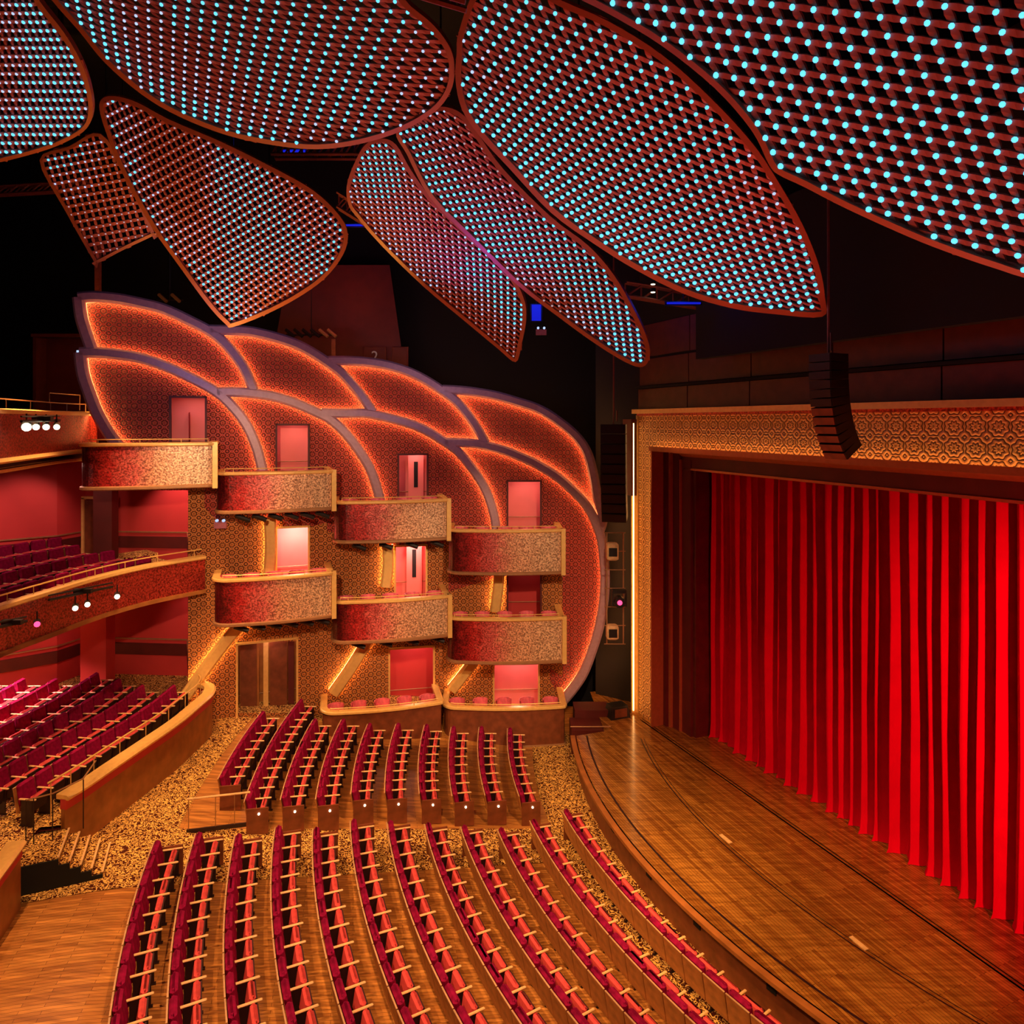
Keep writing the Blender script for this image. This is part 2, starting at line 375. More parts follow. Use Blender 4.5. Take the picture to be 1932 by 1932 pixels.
# ---------------------------------------------------------------- stage
DV = Vector((-.3914, .9202, 0)); NV = Vector((.9202, .3914, 0))      # along the proscenium (away), and into the stage
P0 = Vector((5.243, 25.15, 0))                                        # foot of the inner edge of the lit frame
ZS = .9
def PR(along, deep, z): p = P0-DV*along+NV*deep; return Vector((p.x, p.y, z))   # along > 0 comes towards the camera
def starc(r, a0, a1, n, z): return [Vector((SC.x-r*math.cos(a0+(a1-a0)*i/n), SC.y-r*math.sin(a0+(a1-a0)*i/n), z)) for i in range(n+1)]
ARC0, ARC1 = RD(-1.6), RD(62)
m = MB(); edge = starc(SR-.02, ARC0, ARC1, 60, ZS)
far = [Vector((2.24+(i/60)*0, 0, 0)) for i in range(61)]
back0, back1 = Vector((2.4, 24.3, ZS)), Vector((2.4, 24.3, ZS))
poly = edge+[Vector((16.5, 2.5, ZS)), Vector((24, 4, ZS)), Vector((14, 27, ZS)), Vector((7.0, 29.0, ZS)), Vector((3.2, 28.2, ZS)), Vector((3.3, 24.6, ZS))]
m.quad(poly[::-1]); top = [p.copy() for p in poly]
stage = m.build('floor_stage', M['stage_wood'], kind='structure')
m = MB(); m.sweep(starc(SR, ARC0, ARC1, 60, 0), [(0, -.05), (0, ZS-.02)], closed_prof=False, side=1)
m.build('stage_face', M['panel_wood'], stage)
m = MB(); m.sweep(starc(SR+.03, ARC0, ARC1, 60, ZS), [(0, -.07), (0, .012), (-.16, .012), (-.16, -.07)], side=-1)
m.build('stage_nosing', M['honey'], stage)
m = MB(); m.sweep(starc(SR-.42, ARC0, ARC1, 60, ZS), [(0, .004), (-.06, .004)], closed_prof=False, side=-1); m.build('track_groove', M['stand'], stage)
IC = Vector((22.39, 24.03)); IR = 17.88
def inarc(r, n, z): return [Vector((IC.x-r*math.cos(a), IC.y-r*math.sin(a), z)) for a in [RD(0)+(RD(58)-RD(0))*i/n for i in range(n+1)]]
m = MB()
for rr_, w_ in ((IR, .035), (IR-.10, .02)): m.sweep(inarc(rr_, 50, ZS), [(0, .005), (-w_, .005)], closed_prof=False, side=-1)
m.build('lift_joint', M['stand'], stage)
m = MB()
for a, dp in ((.4, .02), (0, .12)):
    for off, wd in ((-.30, .05), (-.18, .03)):
        m.quad([PR(-.6, off, ZS+.004), PR(24, off, ZS+.004), PR(24, off+wd, ZS+.004), PR(-.6, off+wd, ZS+.004)])
m.build('curtain_track', M['stand'], stage)
for (px, py) in ((1155, 1563), (1222, 1650), (1313, 1744), (1445, 1872)):     # dark vents in the stage face
    p = G(px, py, ZS-.28); a = math.atan2(SC.y-p.y, SC.x-p.x); q = Vector((SC.x-(SR+.012)*math.cos(a), SC.y-(SR+.012)*math.sin(a), ZS-.28))
    m = MB(); m.box(q, (.02, .22, .16), Matrix.Rotation(a, 3, 'Z')); m.build('vent', M['black'], stage)
for i, (px, py, lb) in enumerate(((1369, 1583, 'small pale cover plate set in the stage boards, nearer the back'), (1620, 1780, 'small pale cover plate set in the stage boards, nearer the camera'))):
    p = G(px, py, ZS); m = MB(); m.box(p+Vector((0, 0, .008)), (.40, .11, .015), Matrix.Rotation(DANG, 3, 'Z'))
    m.build('floor_plate', M['arm_wood'], label=lb, category='plate', group='cover plates on the stage')

# ---------------------------------------------------------------- proscenium frame
fr = holder('trim_1')
def slab(name, a0, a1, d0, d1, z0, z1, material, parent, **t):
    m = MB(); q = [PR(a0, d0, 0), PR(a1, d0, 0), PR(a1, d1, 0), PR(a0, d1, 0)]; b = len(m.v)
    for z in (z0, z1):
        for p in q: m.v.append((p.x, p.y, z))
    for f in ((0, 1, 2, 3), (7, 6, 5, 4), (0, 4, 5, 1), (1, 5, 6, 2), (2, 6, 7, 3), (3, 7, 4, 0)): m.f.append(f); m.m.append(0)
    return m.build(name, material, parent, **t)
ZB, ZT = 11.03, 12.20
slab('frame_panel', -1.10, 0, 0, .12, ZS, ZT, M['filigree_frame'], fr)
slab('frame_panel', 0, 22, 0, .12, ZB, ZT, M['filigree_frame'], fr)
slab('frame_cornice', -1.25, 22, -.22, .12, ZT+.06, ZT+.22, M['gold'], fr)
slab('frame_band', -1.12, 22, -.08, .12, ZT-.02, ZT+.06, M['mosaic_red'], fr)
slab('frame_edge', -1.20, -1.10, -.06, .10, ZS, ZT, M['gold'], fr)
# splayed copper soffit and jamb between the lit face and the inner opening
m = MB(); prof = [(0, ZB), (.10, ZB-.10), (.35, ZB-.14), (.65, ZB-.36)]
for (d0, z0), (d1, z1) in zip(prof[:-1], prof[1:]): m.quad([PR(.05, d0, z0), PR(22, d0, z0), PR(22, d1, z1), PR(.55, d1, z1)])
m.build('frame_soffit', M['copper'], fr)
slab('frame_beam', .1, 22, .60, .75, 10.30, 10.72, M['dark_red'], fr)
slab('frame_beam_edge', .3, 22, .56, .62, 10.25, 10.32, M['copper'], fr)
for i, (a0, a1, d0, d1, mm) in enumerate(((.0, .12, .10, .30, 'copper'), (.12, .30, .25, .40, 'dark_red'), (.30, .42, .35, .48, 'copper'), (.42, .75, .45, .58, 'dark_red'),
                                         (.75, .82, .48, .64, 'copper'), (.82, 1.30, .56, .70, 'dark_red'), (1.30, 1.45, .66, 1.4, 'wall_wood'))):
    slab('jamb', a0, a1, d0, d1, ZS, ZB-.06 if i < 4 else 10.6, M[mm], fr)
# concealed strips that light the carved frame
slab('frame_light_strip', .02, .05, -.22, -.18, ZS+.1, ZB, M['strip_frame'], fr)
slab('frame_light_strip', -1.15, -1.14, -.22, -.18, ZS+.1, ZT-.3, M['strip_frame'], fr)
slab('frame_light_strip', 0, 22, -.24, -.20, ZB-.06, ZB-.035, M['strip_frame'], fr)
slab('frame_lip', .06, .12, -.26, .10, ZS, ZB-.05, M['copper'], fr)
slab('frame_lip', -1.22, -1.17, -.26, .10, ZS, ZT-.3, M['gold'], fr)
slab('frame_lip', .0, 22, -.30, -.25, ZB-.12, ZB+.03, M['copper'], fr); slab('frame_shelf', .0, 22, -.30, .02, ZB-.14, ZB-.11, M['copper'], fr)

# house curtain: deep box pleats, one cloth hung from behind the header
cu = thing('house_curtain', 'tall red velvet house curtain hanging in deep vertical folds across the stage', 'curtain', PR(10, 1.4, ZS))
m = MB(); rc = random.Random(3); pts = []; a = .6
while a < 24:
    wd = rc.uniform(.26, .54); dp = rc.uniform(.08, .14)+wd*.22
    ph, sh = rc.uniform(0, 6.28), rc.uniform(.1, .45)
    for t in range(12):
        u = t/12; s_ = (math.sin(2*math.pi*u)+sh*math.sin(4*math.pi*u+ph)-sh*math.sin(ph)*math.cos(math.pi*u)**2); pts.append((a+wd*(u+.06*math.sin(4*math.pi*u)), 1.42+dp*math.copysign(abs(s_)**1.05, s_)*.85, rc.uniform(-.02, .02)))
    a += wd
zs = [ZS+.01, ZS+.12, ZS+.5, ZS+2, 4.5, 7, 9, 11.2]
base = Vector(cu.location)
for zi, z in enumerate(zs):
    for (a, d, w) in pts:
        sw = .05*math.sin(a*2.1+z*.35)+w*(1-zi/8); fl = .10 if zi == 0 else (.03 if zi == 1 else 0)
        p = PR(a+sw*.6, d-fl+.02*math.sin(a*3+z), z)-base; m.v.append(tuple(p))
n = len(pts)
for i in range(len(zs)-1):
    for j in range(n-1): m.f.append((i*n+j, i*n+j+1, (i+1)*n+j+1, (i+1)*n+j)); m.m.append(0)
m.build('cloth', M['curtain'], cu, True)

# panelled wood wall over the proscenium: separate boards with dark joints
wr = slab('wall_right', -1.3, 24, .18, .35, ZT+.1, 20, M['black'], None, kind='structure')
for row, (z0, z1, dd) in enumerate(((12.44, 13.18, .0), (13.32, 14.3, .06), (14.4, 15.6, .1))):
    for i in range(8): slab('wood_panel', -1.2+i*3.0, -1.2+i*3.0+2.96, .05+dd, .18, z0, z1, M['wall_wood'], wr)
slab('wall_shelf', -1.3, 22, -.05, .2, 13.20, 13.28, M['black'], wr)
m = MB(); 
bx = thing('border_masking', 'black masking border hanging above the proscenium panels', 'masking', PR(8, -.9, 14)); bl = Vector(bx.location)
q = [PR(3.2, -.7, 0), PR(20, -.7, 0), PR(20, -.4, 0), PR(3.2, -.4, 0)]
for z in (13.95, 18):
    for p in q: m.v.append((p.x-bl.x, p.y-bl.y, z-bl.z))
for f in ((0, 1, 2, 3), (7, 6, 5, 4), (0, 4, 5, 1), (1, 5, 6, 2), (2, 6, 7, 3), (3, 7, 4, 0)): m.f.append(f); m.m.append(0)
m.build('cloth', M['black'], bx)
sg = slab('side_column', -1.75, -1.15, -.30, .25, 9.15, 12.05, M['dark_red'], None, label='dark red timber block hung beside the top left corner of the lit frame', category='panel')

# stage-left end: dark wing wall and floor behind the box tower
def quadwall(name, pts, material, **t): m = MB(); m.quad(pts); return m.build(name, material, **t)
wb = quadwall('wall_back', [(-40, 31, -1), (12, 31, -1), (12, 31, 26), (-40, 31, 26)], M['black'], kind='structure')
quadwall('wall_wing', [(3.4, 28.0, 0), (5.6, 26.6, 0), (5.6, 26.6, 22), (3.4, 28.0, 22)], mat('wing_black', (.006, .0015, .001), .7), kind='structure')
quadwall('ceiling', [(-40, -2, 25), (30, -2, 25), (30, 32, 25), (-40, 32, 25)], M['black'], kind='structure')
# pit steps and cabinet by the end of the stage
pr = thing('stage_end_steps', 'dark red stepped platform between the last box and the stage corner', 'platform', (2.9, 25.3, 0))
for i, (x, y, w, d, z) in enumerate(((.0, .0, 1.5, 1.1, .86), (.1, .9, 1.3, .8, 1.15))):
    m = MB(); m.box((x, y, z/2), (w, d, z)); m.build('platform_block', M['dark_red'], pr)
m = MB(); m.tube([(-.8, -.5, .98), (.65, -.5, .98)], .02, 6); m.build('edge_rail', M['bronze'], pr)
cb = thing('monitor_cabinet', 'dark wedge cabinet standing on the platform beside the lit frame', 'cabinet', (3.95, 25.9, ZS), RD(20))
m = MB(); m.box((0, 0, .22), (.8, .6, .44), None, 0, .8); m.build('cabinet_body', M['black_metal'], cb)
m = MB(); m.box((0, -.30, .22), (.5, .03, .30)); m.build('grille', M['panel_wood'], cb)

# ---------------------------------------------------------------- box tower wall
def wn(x):
    d = Vector((.4, wy(x+.2)-wy(x-.2), 0)).normalized(); return Vector((d.y, -d.x, 0))
def OW(px, py, off=0.):
    Y = 26.
    for _ in range(30): Y = .5*Y+.5*wy((px-CX)/F*Y)
    p = P3(px, py, Y); return p+wn(p.x)*off
L1L = [(155, 667), (160, 706), (171, 740), (184, 774), (199, 802), (219, 832), (238, 852)]
L1 = [(155, 667), (194, 667), (259, 675), (311, 691), (362, 714), (409, 740), (440, 768), (466, 802), (484, 843), (494, 880), (504, 925), (509, 975), (511, 1030), (508, 1080), (498, 1120), (480, 1150), (440, 1190), (395, 1248), (352, 1308)]
L2 = [(411, 741), (440, 740), (479, 743), (518, 749), (557, 761), (596, 778), (622, 791), (648, 814), (673, 845), (697, 884), (712, 928), (724, 975), (731, 1027), (732, 1066), (727, 1104), (714, 1160), (692, 1205), (662, 1255), (628, 1304)]
L3 = [(606, 779), (647, 780), (686, 780), (712, 784), (751, 793), (790, 806), (829, 827), (861, 849), (884, 875), (905, 904), (921, 935), (933, 975), (940, 1030), (941, 1087), (934, 1150), (918, 1200), (890, 1248), (852, 1297)]
L4 = [(840, 834), (879, 835), (910, 839), (947, 848), (983, 862), (1022, 880), (1055, 901), (1086, 929), (1112, 958), (1128, 990), (1137, 1020), (1141, 1055), (1143, 1090), (1140, 1136), (1128, 1195), (1107, 1253), (1085, 1290), (1060, 1320)]
U1L = [(152, 564), (156, 598), (165, 629), (176, 660)]
U1 = [(152, 564), (180, 562), (220, 565), (259, 572), (311, 585), (362, 608), (404, 631), (435, 660), (461, 696), (479, 737)]
U2 = [(397, 624), (440, 625), (479, 628), (531, 641), (570, 656), (609, 679), (642, 703), (668, 731), (686, 754), (702, 778)]
U3 = [(619, 682), (660, 682), (699, 685), (738, 692), (777, 705), (816, 726), (853, 751), (874, 772), (895, 800), (916, 836)]
U4 = [(835, 735), (879, 738), (931, 746), (978, 759), (1022, 774), (1055, 795), (1086, 821), (1108, 852), (1120, 890), (1128, 935), (1139, 975), (1131, 1004)]
outline = U1[:7]+U2[1:6]+U3[1:7]+U4[1:]+L4[10:]+[(1062, 1330), (1062, 1420), (355, 1420), (355, 925), (262, 925)]+L1L[::-1]+U1L[::-1][:-1]
DOORS = [(322, 750, 388, 850), (522, 802, 582, 890), (752, 858, 806, 950), (958, 908, 1020, 1000),
         (522, 995, 582, 1100), (746, 1030, 804, 1130), (958, 1083, 1020, 1170), (448, 1210, 560, 1345), (735, 1222, 818, 1345), (932, 1248, 1016, 1345)]
def wallmesh(name, material, yclip, lower):
    bm = bmesh.new(); edges = []
    def loop(pp):
        vs = []
        for (x, y) in pp: p = OW(x, y); vs.append(bm.verts.new((p.x, 0, p.z)))
        for i in range(len(vs)): edges.append(bm.edges.new((vs[i], vs[(i+1) % len(vs)])))
    loop(outline)
    for (x0, y0, x1, y1) in DOORS: loop([(x0, y0), (x1, y0), (x1, y1), (x0, y1)])
    bmesh.ops.triangle_fill(bm, edges=edges, use_beauty=True)
    x = -16.5
    while x < 5: bmesh.ops.bisect_plane(bm, geom=bm.verts[:]+bm.edges[:]+bm.faces[:], plane_co=(x, 0, 0), plane_no=(1, 0, 0)); x += .5
    # the stepped line between the red upper facing and the golden lower facing follows the lower edges of the top boxes
    for v in bm.verts: v.co.y = wy(v.co.x)
    me = bpy.data.meshes.new(name); bm.normal_update()
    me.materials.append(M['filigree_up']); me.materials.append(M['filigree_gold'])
    for f in bm.faces:
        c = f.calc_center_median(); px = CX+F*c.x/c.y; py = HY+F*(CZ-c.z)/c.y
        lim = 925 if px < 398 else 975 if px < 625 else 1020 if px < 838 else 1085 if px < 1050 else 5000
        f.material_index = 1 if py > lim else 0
    bm.to_mesh(me); bm.free(); return me
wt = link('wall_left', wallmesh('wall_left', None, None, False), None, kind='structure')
# ribs that outline the petals of the wall, each with its own pair of amber light strips
def rib(pts, nm, wd=.36, out0=.12, out1=.40, strips=True, material=None, lit=(1, -1), dep=0.):
    W3 = smooth([OW(x, y) for x, y in pts], 5)
    W3 = [Vector((p.x, wy(p.x), p.z)) for p in W3]
    def ring(prof, name, mt, par):
        m = MB(); N = len(W3); K = len(prof)
        for i, p in enumerate(W3):
            t = (W3[min(i+1, N-1)]-W3[max(i-1, 0)]).normalized(); nn = wn(p.x); la = t.cross(nn).normalized()
            for (l, o) in prof: m.v.append(tuple(p+la*l+nn*(o+dep)))
        for i in range(N-1):
            for k in range(K): j = (k+1) % K; m.f.append((i*K+k, (i+1)*K+k, (i+1)*K+j, i*K+j)); m.m.append(0)
        m.f.append(tuple(range(K))); m.m.append(0); m.f.append(tuple((N-1)*K+k for k in range(K-1, -1, -1))); m.m.append(0)
        return m.build(name, mt, par, False)
    h = wd/2
    r = ring([(-h, out0), (-h, out1-.08), (-h+.07, out1), (h-.07, out1), (h, out1-.08), (h, out0)], nm, material or M['rib'], wt)
    if strips:
        for s_ in lit: ring([(s_*(h-.05), .03+out0*.2), (s_*(h-.01), .03+out0*.2), (s_*(h-.01), .07+out0*.2), (s_*(h-.05), .07+out0*.2)], 'light_strip', M['strip'], r)
    return r
for pts, lit in ((U1, (1, -1)), (U1L, (1, -1)), (U2, (1, -1)), (U3, (1, -1)), (U4, (1, -1))): rib(pts, 'petal_rib', lit=lit)
for pts in (L1L, L1[:11], L2[:12], L3[:13]): rib(pts, 'petal_rib', out1=.44)
rib(L4, 'petal_rib', out1=.44)
for pts in (L1[11:14], L1[15:], L2[12:15], L2[15:], L3[12:15], L3[15:]): rib(pts, 'petal_rib', wd=.42, out1=.42, material=M['gold'])

# doorways: lobby behind each opening, frame, and the leaf where one shows
def doorway(i, r, col, watts, depth=1.7, leaf=None, frame='dark_red', lightcol=(1, .50, .42)):
    x0, y0, x1, y1 = r; a, b = OW(x0, y1), OW(x1, y1); zt = OW((x0+x1)/2, y0).z; zb = OW((x0+x1)/2, y1).z
    t = Vector((b.x-a.x, b.y-a.y, 0)).normalized(); n = Vector((-t.y, t.x, 0)); e = 1.2
    A = [Vector((p.x, p.y, 0)) for p in (a, b)]
    q = [A[0]-t*.02+n*.02, A[1]+t*.02+n*.02, A[1]+t*.25+n*depth, A[0]-t*.25+n*depth]
    d = holder('door_%d' % i)
    def wall(nm, p, r_, mt, z0=zb-.6, z1=zt+.25): m = MB(); m.quad([(p.x, p.y, z0), (r_.x, r_.y, z0), (r_.x, r_.y, z1), (p.x, p.y, z1)]); return m.build(nm, mt, d)
    wall('lobby_wall', q[1], q[2], col); wall('lobby_wall', q[2], q[3], col); wall('lobby_wall', q[3], q[0], col)
    m = MB(); m.quad([(p.x, p.y, zt+.25) for p in q]); m.build('lobby_ceiling', col, d)
    m = MB(); m.quad([(p.x, p.y, zb-.6) for p in q]); m.build('lobby_floor', M['carpet'], d)
    m = MB(); f = .07
    for (p, s_) in ((a, -1), (b, 1)):
        m.box(Vector((p.x, p.y, (zt+zb)/2))+t*s_*f*.2, (f, .18, zt-zb+.1), Matrix.Rotation(math.atan2(t.y, t.x), 3, 'Z'))
    m.box(Vector(((a.x+b.x)/2, (a.y+b.y)/2, zt+.02)), ((b-a).length+.1, .18, f), Matrix.Rotation(math.atan2(t.y, t.x), 3, 'Z'))
    m.build('door_frame', M[frame], d)
    for k in range(1, 2):
        m = MB(); m.tube([q[3]+n*-.05+Vector((0, 0, zb+.30)), q[2]+n*-.05+Vector((0, 0, zb+.30))], .02, 5); m.build('dado_rail', M['bronze'], d)
    if watts:
        c = (q[0]+q[1]+q[2]+q[3])/4; c.z = zt+.15
        area(c+t*.15, c+t*.25-Vector((0, 0, 3))+n*.1, .45, watts, lightcol)
    if leaf:
        m = MB(); c = q[3]+(q[2]-q[3])*.62-n*.35; ang = math.atan2(t.y, t.x)
        m.box((c.x, c.y, (zt+zb)/2-.12), (.62, .05, zt-zb+.1), Matrix.Rotation(ang, 3, 'Z')); lf = m.build('door_leaf', M['pink_wall'], d)
        c2 = c-n*.035; m = MB(); m.box((c2.x, c2.y, (zt+zb)/2+.08), (.16, .02, (zt-zb)*.55), Matrix.Rotation(ang, 3, 'Z')); m.build('vision_panel', M['black'], lf)
    return d
PK = M['pink_wall']
doorway(1, DOORS[0], PK, 8); doorway(2, DOORS[1], PK, 11); doorway(3, DOORS[2], PK, 12, leaf=True); doorway(4, DOORS[3], PK, 16)
doorway(5, DOORS[4], PK, 110, frame='gold'); doorway(6, DOORS[5], PK, 60, leaf=True, frame='gold'); doorway(7, DOORS[6], M['red_wall'], 3)
dd = doorway(8, DOORS[7], M['honey'], 14, depth=1.3, frame='gold')
A_, B_ = OW(450, 1300), OW(558, 1300); t_ = (B_-A_).normalized(); t_.z = 0; n_ = Vector((-t_.y, t_.x, 0))
for (u, w, nm, mt) in ((.16, .58, 'door_leaf', 'panel_wood'), (.47, .18, 'centre_panel', 'gold'), (.33, .08, 'door_trim', 'honey'), (.70, .62, 'door_leaf', 'panel_wood'), (.93, .22, 'door_trim', 'dark_red')):
    c = A_.lerp(B_, u)+n_*(.95 if mt != 'gold' else .9); m = MB(); m.box((c.x, c.y, 2.35), (w, .06, 2.5), Matrix.Rotation(math.atan2(t_.y, t_.x), 3, 'Z')); m.build(nm, M[mt], dd)
doorway(9, DOORS[8], M['red_wall'], 26, frame='gold'); doorway(10, DOORS[9], PK, 36, frame='gold')

# ---------------------------------------------------------------- balcony boxes
def lineY(px): return wy(float(OW(px, 900).x))
CH = mat('chair_rose', (.82, .16, .22), .6)
def box_chair(loc, rz, label, group):
    t = thing('box_chair', label, 'chair', loc, rz, group)
    m = MB(); m.rbox((0, 0, .44), (.46, .48, .12), .04); m.build('seat', M['seat_red'], t)
    m = MB(); prof = []
    for i in range(9):
        a = math.pi*(.5+i/8); prof.append((.25*math.cos(a), .26*math.sin(a)))
    for (x, y), (x2, y2) in zip(prof[:-1], prof[1:]):
        m.quad([(x, y, .45), (x2, y2, .45), (x2*1.12, y2*1.08, .86), (x*1.12, y*1.08, .86)])
        m.quad([(x*1.22, y*1.18, .86), (x2*1.22, y2*1.18, .86), (x2*1.1, y2*1.1, .42), (x*1.1, y*1.1, .42)])
        m.quad([(x*1.12, y*1.08, .86), (x2*1.12, y2*1.08, .86), (x2*1.22, y2*1.18, .86), (x*1.22, y*1.18, .86)])
    m.build('backrest', CH, t)
    for sx in (-1, 1):
        for sy in (-1, 1):
            m = MB(); m.box((sx*.18, sy*.19, .20), (.035, .035, .40)); m.build('leg', M['stand'], t)
    return t
NB = [0]
def balcony(x0, x1, ztop, zbot, label, prot=1.75, nch=4, lamps=0, post=True, fascia=None, chairs=True, where='', side_l=True):
    A2, B2 = OW(x0, 900), OW(x1, 900)
    A, B = Vector((A2.x, A2.y, 0)), Vector((B2.x, B2.y, 0)); k = 1-prot/((A.y+B.y)/2)
    A, B = A*k, B*k; A.z = B.z = 0                # front corners seen over the same columns
    t = (B-A).normalized(); n = Vector((t.y, -t.x, 0)); L = (B-A).length; R = .55
    pts = [A-n*prot+t*.02, A-n*(R), ]
    for i in range(1, 6):
        a = math.pi/2*i/6; pts.append(A-n*R+t*R-t*R*math.cos(a)+n*R*math.sin(a)+Vector((0, 0, 0)))
    pts = [A-n*prot, A-n*1.0, A-n*R]+pts[2:]+[A+t*R]
    for i in range(1, 8): u = i/8; pts.append(A+t*(R+(L-R-.15)*u)+n*.14*math.sin(math.pi*u))
    pts += [B-t*.15, B-t*.04-n*.03, B-n*.15, B-n*prot]
    o = thing('balcony_box', label, 'balcony', A+t*L/2-n*prot/2+Vector((0, 0, zbot)), 0, 'boxes on the side wall'); ob = Vector(o.location)
    loc = [p-Vector((ob.x, ob.y, 0)) for p in pts]; loc = [Vector((p.x, p.y, 0)) for p in loc]; H = ztop-zbot
    m = MB(); m.sweep(loc, [(0, .06), (0, H-.04), (-.08, H-.04), (-.08, .06)], side=1, uvs=True); m.build('fascia', fascia or M['mosaic'], o)
    m = MB(); m.sweep(loc, [(.05, H-.06), (.09, H-.03), (.09, H+.03), (.04, H+.06), (-.16, H+.06), (-.16, H-.05)], side=1); m.build('cap_rail', M['gold'], o)
    m = MB(); m.sweep(loc, [(.03, -.03), (.07, 0), (.07, .07), (.02, .10), (-.10, .10), (-.10, -.03)], side=1); m.build('bottom_trim', M['bronze'], o)
    m = MB(); poly = [Vector((p.x, p.y, max(.16, H-.83))) for p in loc]; m.quad(poly[::-1]); m.quad([Vector((p.x, p.y, .02)) for p in loc]); m.build('floor_slab', M['dark_red'], o)
    if post:
        m = MB(); c = B-Vector((ob.x, ob.y, 0)); c.z = H/2; m.box(c+t*.06-n*.08+Vector((0, 0, .0)), (.16, .22, H+.12), Matrix.Rotation(math.atan2(t.y, t.x), 3, 'Z')); m.build('end_post', M['gold'], o)
    rl = [p+Vector((0, 0, H+.17)) for p in loc[6:-3]]; rl = [rl[0]+Vector((0, 0, -.1))]+rl+[rl[-1]+Vector((0, 0, -.1))]
    m = MB(); m.tube(rl, .016, 5)
    for i in (3, len(rl)//2, len(rl)-4): m.tube([rl[i]-Vector((0, 0, .15)), rl[i]], .012, 4)
    m.build('hand_rail', M['gold'], o)
    NB[0] += 1
    fl = max(zbot+.17, ztop-.82)
    if chairs:
        for i in range(nch):
            u = (i+.55)/(nch+.1); p = A+t*(L*u)-n*.62; p.z = fl
            ang = math.atan2(n.y, n.x)+(.5 if i % 2 else .3)
            box_chair(p, ang, f"rose tub chair, {ORD[i]} from left in the {where}", 'tub chairs in the boxes')
    for i in range(lamps):
        u = .22+.70*i/max(1, lamps-1); p = A+t*(L*u)-n*.45; p.z = zbot-.22
        f = thing('spotlight', f"black cylinder spotlight, {ORD[i]} from the left under the {where}", 'spotlight', p, math.atan2(t.y, t.x), 'spotlights hanging under the boxes')
        m = MB(); m.tube([(-.23, 0, .08), (.23, 0, -.11)], .085, 8); m.build('lamp_body', M['black_metal'], f)
        m = MB(); m.tube([(0, 0, 0), (0, 0, .22)], .018, 5); m.build('hanger', M['black_metal'], f)
    return o
BOXES = [
 (147, 408, 11.22, 9.80, 'upper row, leftmost box', 0, 4), (398, 633, 10.20, 8.86, 'upper row, second box from the left', 6, 4),
 (621, 850, 9.07, 7.63, 'upper row, third box from the left', 4, 4), (836, 1066, 7.93, 6.33, 'upper row, rightmost box', 0, 5),
 (394, 633, 6.60, 5.06, 'middle row, leftmost box', 6, 5), (618, 852, 5.52, 4.06, 'middle row, centre box', 4, 5), (834, 1068, 4.68, 3.05, 'middle row, rightmost box', 0, 5)]
for (x0, x1, zt, zb, wh, nl, nc) in BOXES:
    balcony(x0+(9 if x0 > 200 else 0), x1-6, zt, zb, f"curved balcony box with red to gold mosaic front, {wh}", nch=nc, lamps=nl, where=wh)
balcony(608, 834, 1.62, .05, 'stalls level box with dark red front and gold rail, left of the pair', nch=5, where='left stalls level box', post=False, fascia=M['panel_wood'])
balcony(836, 1066, 1.40, -.05, 'stalls level box with dark red front and gold rail, right of the pair', nch=5, where='right stalls level box', post=False, fascia=M['panel_wood'])

# ---------------------------------------------------------------- left side: mezzanine, parterre, upper balcony
def V2(l, z=0.): return [Vector((x, y, z)) for x, y in l]
MZ = smooth(V2([(-13.0, 12.5), (-13.25, 15.0), (-13.15, 17.7), (-12.95, 19.2), (-12.65, 21.1), (-12.0, 22.8), (-10.85, 24.35)]), 5)
PT = smooth(V2([(-11.0, 16.95), (-10.85, 17.6), (-10.7, 18.6), (-10.5, 19.85), (-10.3, 21.2), (-10.25, 22.5), (-10.25, 23.4), (-10.5, 24.1), (-11.0, 24.45)]), 5)
PT2 = smooth(V2([(-10.0, 11.5), (-10.4, 13.6), (-10.8, 15.15)]), 5)
TB = smooth(V2([(-12.2, 12.5), (-12.4, 15.5), (-12.7, 17), (-13.3, 19), (-13.9, 21), (-14.3, 22.6), (-14.3, 23.75)]), 5)
REAR = V2([(-11.45, 24.5), (-12.7, 27.0), (-16.9, 27.3), (-17.3, 26.2), (-22, 22.5), (-25, 12)])
wl = holder('wall_rear')
def strip(path, z0, z1, name, mt, parent, off=0.):
    m = MB()
    for a, b in zip(path[:-1], path[1:]): m.quad([(a.x, a.y, z0), (b.x, b.y, z0), (b.x, b.y, z1), (a.x, a.y, z1)])
    return m.build(name, mt, parent)
strip(REAR, 0, 12.3, 'wall_face', M['red_wall'], wl)
for zf in (2.3, 6.5):
    m = MB(); m.sweep(REAR, [(0, zf+.5), (.05, zf+.5), (.05, zf+.95), (0, zf+.95)], side=1); m.sweep(REAR, [(0, zf+.5), (-.05, zf+.5), (-.05, zf+.95), (0, zf+.95)], side=1); m.build('wainscot', M['dark_red'], wl)
    for s_ in (1, -1):
        m = MB(); m.sweep(REAR, [(0, zf+1.1), (.06*s_, zf+1.1), (.06*s_, zf+1.15), (0, zf+1.15)], side=1); m.build('dado_rail', M['bronze'], wl)
def deck(name, front, z, thick, mt, mt2=None):
    poly = [Vector((p.x, p.y, z)) for p in front]+[Vector((p.x, p.y, z)) for p in REAR]
    m = MB(); m.quad(poly[::-1], 0); m.quad([p-Vector((0, 0, thick)) for p in poly], 1); return m.build(name, [mt, mt2 or mt], kind='structure')
deck('floor_mezzanine', MZ, 6.30, .30, M['carpet'], M['dark_red'])
deck('floor_parterre', PT2+[Vector((-11.3, 15.3, 0)), Vector((-11.6, 16.9, 0))]+PT[1:], 2.0, .1, M['carpet'], M['dark_red'])
deck('floor_balcony', TB, 11.2, .45, M['dark_red'])
